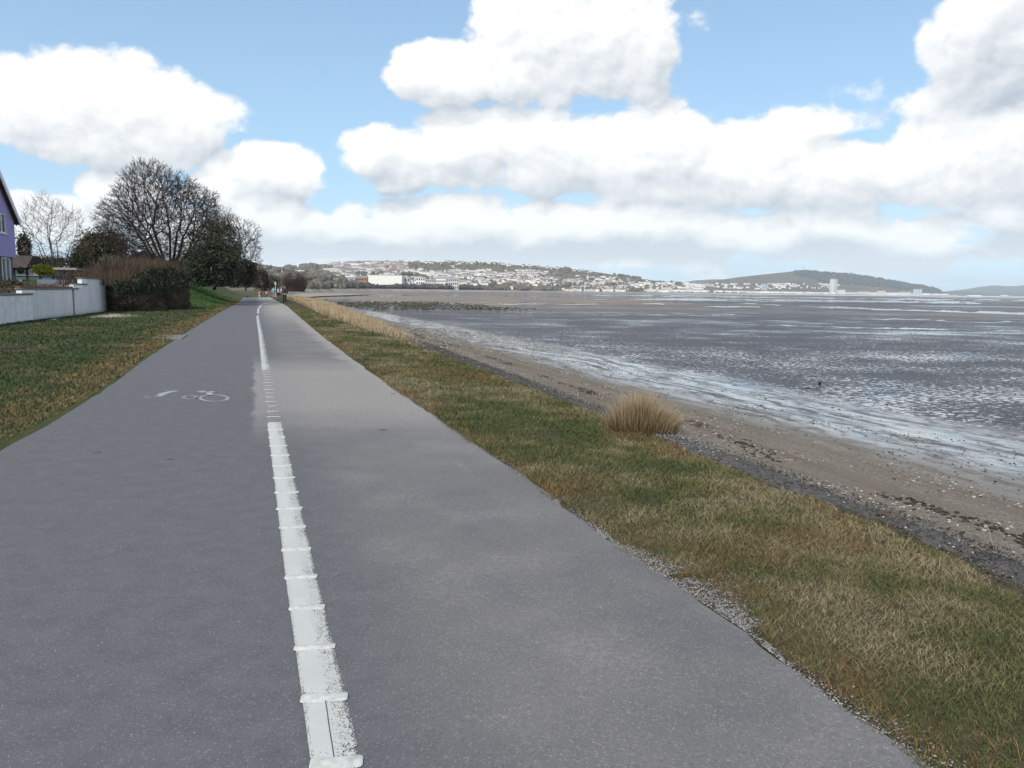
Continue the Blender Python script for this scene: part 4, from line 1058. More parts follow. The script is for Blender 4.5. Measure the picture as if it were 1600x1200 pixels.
dk = [(.020, .026, .012), (.034, .040, .018), (.050, .050, .024)]
brn = [(.045, .038, .022), (.065, .055, .028), (.050, .055, .025)]
leafy('holly_tree', 335, 448, 68, (290, 378, 374, 460), 22000, .10, [(.012, .022, .010), (.022, .034, .014), (.032, .042, .02)], 'dense dark green holly tree standing on the grass bank', seed=3, nclump=140, cl=.24)
leafy('holly_tree', 322, 440, 74, (290, 384, 340, 432), 9500, .085, [(.03, .032, .018), (.045, .045, .024), (.06, .052, .03)], 'ivy clad tree top rising behind the dense holly tree', seed=4, nclump=90, cl=.22)
leafy('evergreen_tree', 155, 436, 80, (114, 200, 358, 440), 17000, .11, brn, 'brownish dome shaped evergreen tree left of the largest bare tree', seed=6, nclump=110)
leafy('evergreen_tree', 128, 436, 70, (108, 150, 388, 440), 7000, .10, dk, 'low dark evergreen in front of the dome shaped one', seed=7, nclump=60)
leafy('evergreen_tree', 178, 440, 66, (150, 212, 398, 444), 8000, .10, dk, 'spreading dark evergreen beside the end of the garden wall', seed=8, nclump=70)
leafy('conifer', 38, 430, 66, (27, 50, 362, 424), 3200, .10, [(.04, .032, .022), (.06, .046, .03), (.045, .045, .028)], 'ragged brown conifer just behind the purple house', seed=10, nclump=50)
leafy('ivy_tree', 384, 450, 84, (362, 402, 402, 450), 7000, .10, brn, 'ivy covered tree leaning at the far end of the grass bank', seed=12, nclump=60)
leafy('bush', 66, 432, 52, (50, 84, 413, 433), 4200, .055, [(.16, .19, .012), (.36, .34, .015), (.50, .44, .02)], 'yellow flowering bush in the garden in front of the bungalow', 'bush', seed=13, nclump=46, trunk=False)
leafy('bush', 31, 428, 50, (27, 37, 416, 430), 900, .05, [(.06, .09, .015), (.12, .13, .02)], 'small yellow green bush beside the purple house door', 'bush', seed=15, nclump=20, trunk=False)
leafy('bush', 15, 452, 38, (-14, 40, 436, 462), 4200, .05, [(.03, .034, .016), (.05, .05, .022), (.065, .05, .022)], 'green brown garden bush behind the near wall', 'bush', seed=16, nclump=50, trunk=False)
leafy('bush', 115, 440, 56, (96, 140, 424, 444), 3000, .06, [(.026, .026, .016), (.045, .04, .024)], 'dark low bush beside the bungalow', 'bush', seed=18, nclump=40, trunk=False)
leafy('bush', 410, 455, 104, (395, 424, 418, 458), 3500, .10, [(.045, .032, .028), (.068, .05, .04)], 'leafless brown bush at the path side beyond the bank', 'bush', seed=19, nclump=50, trunk=False)
leafy('bush', 420, 454, 135, (410, 440, 428, 456), 2600, .12, [(.05, .036, .030), (.07, .055, .045)], 'reddish brown bush behind the group of walkers', 'bush', seed=20, nclump=40, trunk=False)
for k_, (px, by, dd, bx, n_, lab) in enumerate((
    (200, 442, 92, (160, 262, 396, 446), 9000, 'dark tangled thicket behind the hedge, left of the largest tree trunk'), (262, 442, 88, (236, 320, 404, 446), 8000, 'dark tangled thicket round the foot of the largest bare tree'),
    (365, 450, 98, (340, 404, 398, 454), 8000, 'brown thicket behind the holly tree at the end of the bank'), (98, 436, 84, (40, 128, 398, 438), 6000, 'dark scrub behind the bungalow roof'))):
    leafy('thicket', px, by, dd, bx, n_, .10, [(.022, .022, .014), (.040, .034, .022), (.055, .048, .028)], lab, 'thicket', seed=40 + k_, nclump=80, trunk=False, depth=.4)
# heathery bed along the top of the garden wall
B = []
S = RNG.uniform(30, 49, 16000); t = WALLQ + .35 + RNG.random(16000) * 5.5; Q = qL(S) - t; P = XY(S, Q)
z = 1.0 + .55 * fbm(S * .8, Q * .8, 140) * RNG.random(len(S)) + .25 * sstep(S, 36, 44)
colr = pal([(.032, .032, .024), (.055, .048, .036), (.075, .062, .045), (.06, .035, .03)], np.clip(fbm(S * .7, Q * .7, 144) * 1.6 - .3 + RNG.normal(0, .15, len(S)), 0, 1))
V, Fc, C = leafmesh(np.concatenate([P, z[:, None]], 1), RNG.uniform(.03, .075, len(S)), colr, RNG)
o = link('ground_cover', mesh('ground_cover', V, Fc, mLeaf, cols=C)); tag(o, 'dull heathery planting behind the stepped garden wall', 'ground cover', kind='stuff')

# big hedge at the end of the wall: dark ivy above, bramble below, dead reeds on top
h0, h1_ = ground(193, 488.5), ground(309, 484); hc = (h0 + h1_) / 2
hroot = empty('hedge', (hc[0], hc[1], 0), 'big square dark hedge with brown bramble at the end of the wall', 'hedge')
ex = (h1_ - h0)[:2]; HL = np.linalg.norm(ex); ex /= HL; ey = np.array([-ex[1], ex[0]]); ey = ey if ey[1] > 0 else -ey
def hedge_pts(n, z0, z1, skin=.75, seed=2):
    rg = np.random.default_rng(seed); u = rg.uniform(-.5, .5, n) * HL; w = rg.uniform(0, 3.2, n); f = rg.random(n)
    front = f < skin * .6; w[front] = np.abs(rg.normal(0, .16, front.sum())); side = (f > skin * .6) & (f < skin); u[side] = HL / 2 - np.abs(rg.normal(0, .18, side.sum()))
    z = rg.uniform(z0, z1, n)
    top = 1.95 + .95 * sstep(u / HL, -.32, -.05) * (1 - .45 * sstep(u / HL, .24, .52)) + .55 * (fbm(u * .9, w, 150) - .5)
    z = np.minimum(z, 9) ; k = z < top
    bulge = .55 * (fbm(u * .8, z * .9, 152) - .5) + .30 * (fbm(u * 2.2, z * 2.4, 154) - .5); w = w + bulge + .15 * np.maximum(0, z - 1.6); u = u * (1 - .10 * sstep(z, 1.2, 2.6)) + bulge * .9; w = w + .5 * sstep(np.abs(u / HL), .36, .5) + .25 * sstep(z, 1.5, 2.6)
    return np.stack([u * ex[0] + w * ey[0], u * ex[1] + w * ey[1], z], 1)[k], u[k], w[k], z[k], rg
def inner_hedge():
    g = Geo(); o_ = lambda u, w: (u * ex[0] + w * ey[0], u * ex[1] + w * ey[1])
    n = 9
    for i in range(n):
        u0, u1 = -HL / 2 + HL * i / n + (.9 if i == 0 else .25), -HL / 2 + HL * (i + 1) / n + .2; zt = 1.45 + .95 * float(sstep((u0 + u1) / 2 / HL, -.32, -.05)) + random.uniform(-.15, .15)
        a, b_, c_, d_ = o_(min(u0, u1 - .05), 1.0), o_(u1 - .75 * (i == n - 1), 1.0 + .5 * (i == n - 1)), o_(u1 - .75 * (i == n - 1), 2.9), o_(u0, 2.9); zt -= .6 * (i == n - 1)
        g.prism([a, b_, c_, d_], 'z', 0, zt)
    return g.mesh('dark_core', simple('hedge_dark_core', (.02, .017, .012), .95, .4, 6.0))  # solid dark blocks filling the inside of the hedge
link('dark_core', inner_hedge(), hroot)
p_, u, w, z, rg = hedge_pts(26000, .7, 3.3, .8, 2); k = rg.random(len(z)) < sstep(z + .5 * (fbm(u, z, 156) - .5) - .5 * sstep(u, .5, 2.0), .75, 1.25); p_ = p_[k]; u, z = u[k], z[k]
V, Fc, C = leafmesh(p_, rg.uniform(.035, .08, len(p_)), pal([(.012, .018, .009), (.028, .038, .018), (.062, .070, .036)], np.clip(fbm(u * 1.7, z * 1.7, 158) * 1.8 - .4 + rg.normal(0, .15, len(p_)), 0, 1)), rg)  # palest tones paint lit highlights into the ivy colour
link('ivy', mesh('ivy', V, Fc, mLeaf, cols=C), hroot)
p_, u, w, z, rg = hedge_pts(26000, 0.02, 2.0, .85, 5); k = rg.random(len(z)) > .9 * sstep(z + .5 * (fbm(u, z, 156) - .5) - .5 * sstep(u, .5, 2.0), .75, 1.25); p_ = p_[k]; u, z = u[k], z[k]
V, Fc, C = leafmesh(p_, rg.uniform(.02, .06, len(p_)), pal([(.034, .024, .017), (.065, .043, .030), (.10, .070, .048), (.06, .06, .024), (.20, .16, .115)], np.clip(fbm(u * 1.5, z * 2, 160) * 1.7 - .4 + rg.normal(0, .25, len(p_)), 0, 1)), rg)  # pale end of the range paints lit specks into the bramble
link('bramble', mesh('bramble', V, Fc, mLeaf, cols=C), hroot)
n = 5200; rg = np.random.default_rng(8); u = rg.uniform(-.55, .5, n) * HL; w = rg.uniform(.6, 4.2, n); zt = 1.8 + .95 * sstep(u / HL, -.32, -.05)
hh = rg.uniform(.4, 1.15, n) * (.6 + .7 * fbm(u * .9, w, 166)); base = np.stack([u * ex[0] + w * ey[0], u * ex[1] + w * ey[1], zt - .2], 1)
V, Fc, C = blades(n, base, hh, rg.uniform(.012, .022, n), rg.normal(0, .16, (n, 2)), pal([(.055, .036, .026), (.095, .066, .046), (.17, .13, .09)], np.clip(rg.random(n) ** 1.4 * .7 + .5 * (fbm(u * 1.2, w, 168) - .4), 0, 1)))
link('dead_reeds', mesh('dead_reeds', V, Fc, mBlade, cols=C), hroot)
# leafless grey bush by the shore ahead
def twiggy(name, px, base_y, dist, box, label, n, mat, seed, rad=.02):
    b = at(px, base_y, dist); root = empty(name, tuple(b), label, 'bush'); kx = dist / F; x0, x1, yt, yb = box; rg = np.random.default_rng(seed)
    w, hgt = (x1 - x0) / 2 * kx, (yb - yt) * kx; S = []
    for k in range(n):
        x = rg.uniform(-.75, .75) * w; y = rg.uniform(-.5, .5) * w; p = np.array([x * .8, y * .8, -.1]); d = np.array([x / w * .55, y / w * .4, 1.0]) + rg.normal(0, .12, 3); H = hgt * rg.uniform(.55, 1.0) * (1 - .45 * (x / w) ** 2); r = rad
        for q in range(4):
            p2 = p + d / np.linalg.norm(d) * H / 4; S.append((*p, *p2, r, r * .75)); r *= .75
            for e in range(2):
                dd = d + rg.normal(0, .55, 3); S.append((*p2, *(p2 + dd / np.linalg.norm(dd) * H * .18), r * .7, r * .3))
            p = p2; d = d + rg.normal(0, .22, 3)
    V, Fc = tubes(S, .5); link('branches', mesh('branches', V, Fc, mat), root); return root
twiggy('bare_bush', 461, 455, 160, (440, 482, 423, 456), 'grey purple leafless bush standing by the shore behind the walkers', 520, mTwigP, 3, .035)

# ------------------------------------------------------------------ far shore: hills, woods, town
XS = np.arange(285, 1760, 6.0)
d_shore = lambda x: np.interp(x, [285, 420, 480, 540, 600, 700, 800, 950, 1050, 1150, 1300, 1400, 1500, 1600, 1800], [260, 420, 700, 1000, 1400, 1850, 2300, 2900, 3500, 4300, 5300, 5700, 6300, 7000, 8000])
def zfrom(px, py, d): return CAM_H + (yh(px) - py) / F * d
def shore_top(x): return np.interp(x, [285, 440, 480, 600, 800, 1000, 1800], [-.5, -.5, 1.2, 2.5, 3, 4, 4])
class Hill:
    """a real hillside: foot and ridge distances per bearing, ridge height from its skyline"""
    def __init__(s, name, ridge, dr, df, zf, mats, label, rough=1.0, p=1.0, flatk=.0, back=900, nk=26):
        s.rx = np.array([r[0] for r in ridge], float); s.ry = np.array([r[1] for r in ridge], float)
        s.dr, s.df, s.zf, s.p, s.flatk, s.rough = dr, df, zf, p, flatk, rough
        xs = XS[(XS >= s.rx[0]) & (XS <= s.rx[-1])]; ks = np.concatenate([np.linspace(0, 1, nk), [1.15, 1.4]])
        V = []
        for x in xs:
            for k in ks:
                d, z = s.dz(x, min(k, 1))
                if k > 1: d += back * (k - 1) * 2.5; z = z - (k - 1) * 2.5 * max(z + 2, 5) * .9
                q = at(x, 450, d); V.append((q[0], q[1], z))
        n, nq = len(xs), len(ks); i, j = np.meshgrid(np.arange(n - 1), np.arange(nq - 1), indexing='ij'); a = (i * nq + j).ravel()
        s.o = link(name, mesh(name, V, np.stack([a, a + nq, a + nq + 1, a + 1], 1), mats, True)); tag(s.o, label, 'hill', kind='structure')
    def dz(s, x, k):
        df, dr = s.df(x), s.dr(x); d = df + (dr - df) * k
        zr = zfrom(x, np.interp(x, s.rx, s.ry), dr); z0 = s.zf(x)
        u = max(0.0, (k - s.flatk) / (1 - s.flatk)); u = u ** s.p * (1 - .25 * (1 - u) * u)
        bump_ = (float(fbm(x * .012, k * 3, 200)) - .5) * .35 * math.sin(math.pi * u) * s.rough
        return d, z0 + (max(zr, z0) - z0) * min(1, max(0, u + bump_))
    def hit(s, x, y):
        """where the sight line of photo point (x, y) meets the hillside"""
        for k in np.linspace(0, 1, 90):
            d, z = s.dz(x, k)
            if yh(x) - (z - CAM_H) / d * F <= y: break
        q = at(x, 450, d); return np.array([q[0], q[1], z]), d
def hillmat(name, a, c, d_, e, sc=.006):
    m, nt, b = newmat(name); p = pos(nt)
    n1 = noise(nt, p, sc, 4.0, .6); n2 = noise(nt, p, sc * 5, 4.0, .65); n3 = voronoi(nt, p, sc * 2.2, out='Color'); r_, g_, b_ = sep(nt, n3)
    col = mix(nt, n1.smooth(.40, .60), a, c); col = mix(nt, r_.gt(.62) * .7, col, d_); col = mix(nt, n2.smooth(.52, .62), col, e)
    put(nt, col, b.inputs['Base Color']); b.inputs['Roughness'].default_value = .95; b.inputs['Specular IOR Level'].default_value = .1; return m
mHillA = hillmat('hill_scrub', (.115, .105, .072), (.15, .125, .088), (.12, .125, .07), (.065, .060, .042))
mHillB = hillmat('moor', (.095, .076, .055), (.13, .10, .072), (.12, .108, .062), (.040, .038, .030), .003)
mHillC = hillmat('far_hill', (.06, .06, .04), (.08, .075, .05), (.075, .08, .045), (.035, .038, .026), .0016)
mPlain = hillmat('coastal_plain', (.10, .09, .06), (.13, .11, .075), (.09, .10, .05), (.05, .045, .032), .012)
mSandF = simple('far_sand', (.27, .235, .195), .95, .25, .02)
town = Hill('hill', [(285, 410), (380, 411), (405, 413), (440, 418), (462, 419.5), (480, 415), (520, 412.5), (560, 411.5), (620, 410.5), (700, 410.5), (760, 411.5), (800, 414.5), (860, 418.5), (920, 424), (960, 430), (990, 434.5), (1020, 438.5), (1060, 442), (1110, 448), (1170, 455.5)],
            lambda x: np.interp(x, [285, 600, 1000, 1200], [2300, 3200, 4300, 5000]), lambda x: d_shore(x) + 30, shore_top, mHillA, 'long hill covered with terraces and woods across the bay', flatk=.10, p=.95)
kil = Hill('hill', [(1068, 452), (1090, 444), (1110, 440), (1150, 434), (1185, 430), (1215, 427), (1235, 424.8), (1255, 424), (1275, 425), (1300, 427), (1330, 429.5), (1360, 433.5), (1400, 440), (1420, 444.5), (1440, 446.5), (1460, 451), (1475, 456), (1500, 461.5), (1530, 463.5)],
           lambda x: 7000 + 0 * x, lambda x: np.maximum(d_shore(x) + 350, 5000), lambda x: 6.0, mHillB, 'dark moorland hill with a mast behind the waterfront town', flatk=.02, p=1.0)
Hill('hill', [(1040, 446), (1065, 441.5), (1085, 438.5), (1110, 437), (1140, 436.5), (1180, 438), (1240, 442)], lambda x: 10500 + 0 * x, lambda x: 9000 + 0 * x, lambda x: 5.0, mHillC, 'low blue hill seen far off between the two nearer hills')
Hill('hill', [(1430, 459), (1470, 456), (1510, 452), (1530, 448.5), (1550, 446), (1580, 447.5), (1600, 446), (1640, 444), (1700, 447), (1755, 450)], lambda x: 13000 + 0 * x, lambda x: 10500 + 0 * x, lambda x: 5.0, mHillC, 'pale distant hills beyond the docks at the right', rough=.6)
Hill('hill', [(1420, 460), (1450, 457.5), (1490, 455.5), (1530, 457), (1570, 458.5), (1610, 457), (1680, 456), (1755, 458)], lambda x: 9600 + 0 * x, lambda x: 8600 + 0 * x, lambda x: 4.0, mHillC, 'low green coast in front of the pale distant hills', rough=.5)
# coastal plain and the strip of pale beach along the far waterline
V = []; Fq = []; xs = XS[XS > 420]
for i_, x in enumerate(xs):
    for dd, z in ((-40, -2.3), (0, .4 * shore_top(x)), (28, shore_top(x)), (420, shore_top(x) + 2), (1500, shore_top(x) + 3)):
        q = at(x, 450, d_shore(x) + dd * np.interp(x, [480, 900], [.6, 1.6])); V.append((q[0], q[1], z))
    if i_: Fq += [[(i_ - 1) * 5 + k, i_ * 5 + k, i_ * 5 + k + 1, (i_ - 1) * 5 + k + 1] for k in range(4)]
mi = [0 if k % 4 < 2 else 1 for k in range(len(Fq))]
o = link('coast', mesh('coast', V, Fq, [mSandF, mPlain], True, mi=mi)); tag(o, 'flat coast with a pale beach along the far side of the bay', 'coast', kind='structure')
# sand spit on the left where the path bends to the shore
P_ = [ground(x, y, -1.6) for x, y in ((455, 460.5), (470, 458), (520, 457.5), (585, 459.2), (560, 460.2), (500, 462.2), (474, 464))]
g = Geo(); g.add([(p[0], p[1], -1.75) for p in P_], [list(range(len(P_)))]); o = g.obj('sand_spit', mSandF); tag(o, 'strip of pale dry sand at the head of the bay', 'sand', kind='structure')

# woods: many small crowns joined
def wood(name, pts, sizes, cols, label, seed=1):
    """pts: (n,3) ground points, sizes: radius of each crown"""
    rg = np.random.default_rng(seed); n = len(pts); sz = np.asarray(sizes)
    v = IV[None] * (1 + rg.uniform(-.25, .25, (n, len(IV), 1))) * np.stack([sz * rg.uniform(.8, 1.2, n), sz * rg.uniform(.8, 1.2, n), sz * rg.uniform(.8, 1.25, n)], 1)[:, None]
    V = (v + (np.asarray(pts) + np.stack([0 * sz, 0 * sz, sz * .75], 1))[:, None]).reshape(-1, 3)
    Fc = (IF[None] + (np.arange(n) * len(IV))[:, None, None]).reshape(-1, 3)
    C = np.repeat(pal(cols, rg.random(n)) * rg.uniform(.75, 1.25, (n, 1)), len(IV), 0)
    o = link(name, mesh(name, V, Fc, mLeaf, cols=C)); tag(o, label, 'wood', kind='stuff'); return o
rg = np.random.default_rng(77)
pts, sz = [], []
for k in range(1500):                                   # dark belt along the far shore, left half
    x = rg.uniform(490, 790); f = rg.random(); d = d_shore(x) + 60 + 130 * f * x / 600
    if x > 640 and x < 700 and rg.random() < .4: continue
    q = at(x, 450, d); hgt = np.interp(x, [490, 540, 600, 650, 700, 760, 790], [3.6, 5.5, 5.0, 7.5, 8, 7.5, 4]); pts.append((q[0], q[1], shore_top(x))); sz.append(hgt * rg.uniform(.55, 1.0))
wood('wood', pts, sz, [(.032, .027, .028), (.046, .038, .036), (.06, .05, .042)], 'dark belt of trees along the far beach below the white buildings', 2)
pts, sz = [], []
for (x0, x1, y0, y1, n_, s_) in ((835, 915, 420, 437, 900, 8), (905, 1000, 429, 446, 500, 8), (640, 745, 414, 425, 900, 8), (410, 520, 414, 440, 1500, 6.5), (440, 560, 436, 452, 900, 4.5), (740, 900, 436, 454, 1100, 6.5), (520, 640, 428, 440, 600, 6), (800, 1000, 446, 456, 700, 7), (560, 900, 411, 446, 1300, 5.5), (950, 1080, 440, 455, 300, 7)):
    for k in range(n_):
        x = rg.uniform(x0, x1); y = max(rg.uniform(y0, y1), np.interp(x, town.rx, town.ry) + .6); q, d = town.hit(x, y)
        if fbm(x * .06, y * .2, 210) < .48: continue
        pts.append(q - [0, 0, 1]); sz.append(s_ * rg.uniform(.5, 1.1))
wood('wood', pts, sz, [(.075, .066, .052), (.105, .088, .066), (.10, .095, .06), (.15, .122, .095)], 'bare and evergreen woods between the streets on the long hill', 3)
pts, sz = [], []
for k in range(1300):
    x = rg.uniform(1240, 1470); yr = np.interp(x, kil.rx, kil.ry); y = yr + rg.random() ** 1.4 * np.interp(x, [1240, 1300, 1470], [6, 18, 6]) + .3; q, d = kil.hit(x, y); pts.append(q - [0, 0, 2]); sz.append(10 * rg.uniform(.6, 1.1))
wood('wood', pts, sz, [(.030, .033, .022), (.042, .042, .028)], 'dark plantation over the seaward slope of the mast hill', 4)

# houses: gabled boxes sharing a few meshes
def hmat(name, c): return simple(name, c, .85, .06, .3)
WALLS = [hmat('white_wall', (.78, .77, .74)), hmat('cream_wall', (.72, .66, .56)), hmat('pink_wall', (.62, .48, .42)), hmat('grey_wall', (.55, .55, .55))]
ROOFS = [hmat('slate_roof', (.20, .20, .22)), hmat('brown_roof', (.20, .13, .10)), hmat('pale_roof', (.42, .40, .39))]
mWin = simple('dark_pane', (.05, .055, .065), .2, .2, .1)
def house_mesh(w, dpt, h, rf, wm, rm):
    g = Geo(); g.box(-w / 2, w / 2, -dpt / 2, dpt / 2, -3, h, 0); g.prism([(-dpt / 2, h + .001), (dpt / 2, h + .001), (0, h + rf)], 'x', -w / 2 + .01, w / 2 - .01, 0)
    e = .4
    for s in (-1, 1):
        g.prism([(s * (dpt / 2 + e), h - .25), (0, h + rf + .1), (0, h + rf + .4), (s * (dpt / 2 + e), h + .1)], 'x', -w / 2 - .3, w / 2 + .3, 1)
    return g.mesh('house', [wm, rm])
HM = [house_mesh(8.5, 7, 5.4, 2.6, WALLS[a], ROOFS[b]) for a, b in ((0, 0), (0, 1), (1, 1), (0, 2), (2, 1), (3, 0))]
TM = [house_mesh(L, 7.5, 5.6, 2.6, WALLS[a], ROOFS[b]) for L, a, b in ((34, 0, 0), (26, 0, 1), (42, 0, 2), (30, 1, 0), (24, 2, 1))]
def facing(q): return math.atan2(-q[0], q[1])
nh = [0]
def put_house(q, kind, label, group, rz=None, sc=1.0):
    me = (TM if kind == 't' else HM)[rg.integers(0, 5 if kind == 't' else 6)]
    o = link('terraced_row' if kind == 't' else 'house', me, None, tuple(q)); o.rotation_euler = (0, 0, facing(q) + (rg.normal(0, .22) if rz is None else rz)); o.scale = (sc, sc, sc)
    tag(o, label, 'terrace' if kind == 't' else 'house', group); nh[0] += 1
# stacked terraces on the left of the long hill
for r_ in range(9):
    y0 = 411.8 + r_ * 1.95; xa = 522 + max(0, 5 - r_) * 5 - r_ * 1.0; xb = 628 + r_ * 2.0 - max(0, r_ - 6) * 12; x = xa + rg.uniform(0, 4)
    while x < xb:
        yy = max(y0 + (x - 575) * .012 + rg.normal(0, .22), np.interp(x, town.rx, town.ry) + .5); q, d = town.hit(x, yy)
        if rg.random() < .90: put_house(q, 't', 'pale terraced row %s, %s part, above the large white block' % (('on the topmost street', 'on the second street down', 'on the third street down', 'on the fourth street down', 'on the fifth street down', 'on the sixth street down', 'on the seventh street down', 'on the eighth street down', 'on the lowest street')[r_], ('left', 'middle', 'right')[min(2, max(0, int((x - 515) / 42)))]), 'terraces on the hillside above the white block')
        x += rg.uniform(9, 15)
for r_ in range(5):
    y0 = 425.5 + r_ * 2.2; x = 652 + r_ * 6
    while x < 775 + r_ * 26:
        yy = y0 + (x - 700) * .045 + rg.normal(0, .3); q, d = town.hit(x, yy)
        if rg.random() < .85: put_house(q, 't', 'pale terraced row on the %s low street beside the white block, %s part' % (('highest', 'second', 'third', 'fourth', 'lowest')[r_], ('left', 'middle', 'right')[min(2, max(0, int((x - 650) / 60)))]), 'terraces low on the hillside')
        x += rg.uniform(9, 16)
for k in range(70):
    x = rg.uniform(555, 930); yy = np.interp(x, town.rx, town.ry) + abs(rg.normal(0, 1.6)) + .5; q, d = town.hit(x, yy); put_house(q, 'h', 'white house on the long hill skyline, %s' % ('above the stacked terraces' if x < 650 else 'left of its highest point' if x < 760 else 'right of its highest point' if x < 850 else 'on its descending end'), 'houses along the ridge of the long hill', None, 1.15)
for k in range(90):
    x = rg.uniform(790, 1040); lo = np.interp(x, [790, 900, 1000, 1040], [424, 430, 438, 443]); yy = rg.uniform(lo, 453); q, d = town.hit(x, yy)
    put_house(q, 'h', 'pale house on the long hill, %s' % (('just right of the low terraces' if x < 870 else 'in the middle of its lower right slope' if x < 960 else 'near the slim clock tower') + (', higher up' if yy < 446 else ', low down')), 'houses on the lower right of the long hill', None, 1.25)
for k in range(16):
    x = rg.uniform(412, 515); yy = np.interp(x, town.rx, town.ry) + rg.uniform(4, 20); q, d = town.hit(x, yy); put_house(q, 'h', 'single pale house among the trees on the left end of the long hill', 'houses among the woods at the left end of the hill', None, .9)
# everything smaller than that: one town mass
V, Fc, mi = [], [], []
def mass(q, w, dpt, h, rf, rz, wm, rm):
    b = len(V); c, s = math.cos(rz), math.sin(rz)
    for x, y, z in ((-1, -1, -2), (1, -1, -2), (1, 1, -2), (-1, 1, -2), (-1, -1, h), (1, -1, h), (1, 1, h), (-1, 1, h), (-1, 0, h + rf), (1, 0, h + rf)):
        X, Y = x * w / 2, y * dpt / 2; V.append((q[0] + X * c - Y * s, q[1] + X * s + Y * c, q[2] + z))
    for f, m in (((0, 1, 5, 4), 0), ((1, 2, 6, 9, 5), 0), ((2, 3, 7, 6), 0), ((3, 0, 4, 8, 7), 0), ((4, 5, 9, 8), 1), ((6, 7, 8, 9), 1)): Fc.append([i + b for i in f]); mi.append(wm if m == 0 else 4 + rm)
for k in range(2800):
    z_ = rg.random()
    if z_ < .24: x = rg.uniform(640, 905); y = rg.uniform(424, 448); H_ = town
    elif z_ < .40: x = rg.uniform(700, 1000); y = np.interp(x, [700, 1000], [415, 438]) + rg.uniform(0, 20); H_ = town
    elif z_ < .58: x = rg.uniform(880, 1100); y = rg.uniform(443, 457); H_ = town
    elif z_ < .66: x = rg.uniform(515, 660); y = rg.uniform(412, 436); H_ = town
    else: H_ = None
    if H_:
        if fbm(x * .05, y * .15, 220) < .47: continue
        y = max(y, np.interp(x, H_.rx, H_.ry) + .5); q, d = H_.hit(x, y)
    else:
        x = rg.uniform(1010, 1480); d = d_shore(x) + rg.uniform(60, 700); q = at(x, 450, d); q[2] = shore_top(x) + 2
        if rg.random() < .2 and x < 1310: y = rg.uniform(444, 452); q, d = kil.hit(x, y)
    L = rg.choice([9, 12, 22, 34]); mass(q, L, 8, rg.uniform(4.5, 7.5) * (1.3 if x > 1000 else 1), 2.2, facing(q) + rg.normal(0, .3), rg.choice([0, 0, 0, 1, 3]), rg.integers(0, 3))
o = link('distant_town', mesh('distant_town', V, Fc, WALLS + ROOFS, mi=mi)); tag(o, 'countless small pale buildings of the town along the far shore', 'town', kind='stuff')

# the larger buildings one can tell apart
def block(name, x0, x1, ytop, d, zb, label, wm, cat='building', nfl=0, nbay=0, dpt=14, roofm=None, pitched=False, group=None):
    a, c = at(x0, 450, d), at(x1, 450, d); mid = (a + c) / 2; w = np.linalg.norm((c - a)[:2]); h = zfrom((x0 + x1) / 2, ytop, d) - zb
    root = empty(name, (mid[0], mid[1], zb), label, cat, group, rz=math.atan2(c[1] - a[1], c[0] - a[0]))
    g = Geo(); g.box(-w / 2, w / 2, 0, dpt, -3, h); g.obj('wall', wm, root)
    g = Geo()
    if pitched: g.prism([(-.6, h + .02), (dpt + .6, h + .02), (dpt / 2, h + w * .0 + 4.2)], 'x', -w / 2 - .5, w / 2 + .5)
    else: g.box(-w / 2 - .4, w / 2 + .4, -.4, dpt + .4, h + .02, h + max(.5, h * .03))
    g.obj('roof', roofm or ROOFS[2], root)
    if nfl:
        fh, bw = h / nfl, w / nbay; me = None
        g = Geo(); g.box(-bw * .3, bw * .3, -.12, -.02, -fh * .28, fh * .28); me = g.mesh('window', [mWin])
        for f in range(nfl):
            for b_ in range(nbay):
                w_ = link('window', me, root, (-w / 2 + (b_ + .5) * bw, 0, (f + .55) * fh))
    return root
W_, Gy, Cr = WALLS[0], WALLS[3], WALLS[1]
mBr = hmat('brick_wall', (.36, .17, .11)); mBl = hmat('bluish_wall', (.50, .55, .62))
block('warehouse', 574, 628, 430.5, 1620, 3, 'long plain white block, the largest building on the far shore', W_, dpt=40)
block('warehouse', 628.4, 640, 433.5, 1650, 3, 'low grey extension on the right end of the long white block', Gy, dpt=20, nfl=2, nbay=3)
block('brick_building', 556, 573.5, 434.5, 1580, 3, 'red brick gabled building left of the long white block', mBr, pitched=True, nfl=3, nbay=4, roofm=ROOFS[0])
block('brick_building', 538, 555.5, 436.5, 1560, 3, 'grey roofed long building left of the red brick one', Gy, pitched=True, roofm=ROOFS[0], nfl=2, nbay=4)
block('office_block', 650, 664, 434, 1900, 3, 'white office block just right of a gap beside the long white block', W_, nfl=3, nbay=4)
block('office_block', 664.5, 680, 437, 1900, 3, 'lower grey office block between two white ones', Gy, nfl=3, nbay=5)
block('office_block', 681, 697, 432.5, 1950, 3, 'tall white office block at the middle of the group', W_, nfl=4, nbay=5)
block('office_block', 698, 716, 435.5, 1950, 3, 'pale grey office block at the right end of the group', Gy, nfl=3, nbay=6)
block('office_block', 802, 836, 427, 3100, float(town.hit(820, 434)[0][2]), 'long white terrace like block halfway up the hill', W_, nfl=3, nbay=9)
block('school', 459, 476, 422.6, 2000, float(town.hit(467, 428)[0][2]), 'low white institutional building in the woods at the left of the hill', W_, dpt=12)
block('clock_tower', 1051.3, 1054.3, 439, 3900, 4, 'slim white civic clock tower standing over the roofs', W_, cat='tower', nfl=6, nbay=1, dpt=10)
block('civic_hall', 1040, 1069, 452, 3880, 4, 'long white civic hall at the foot of the slim clock tower', W_, nfl=2, nbay=9, dpt=30)
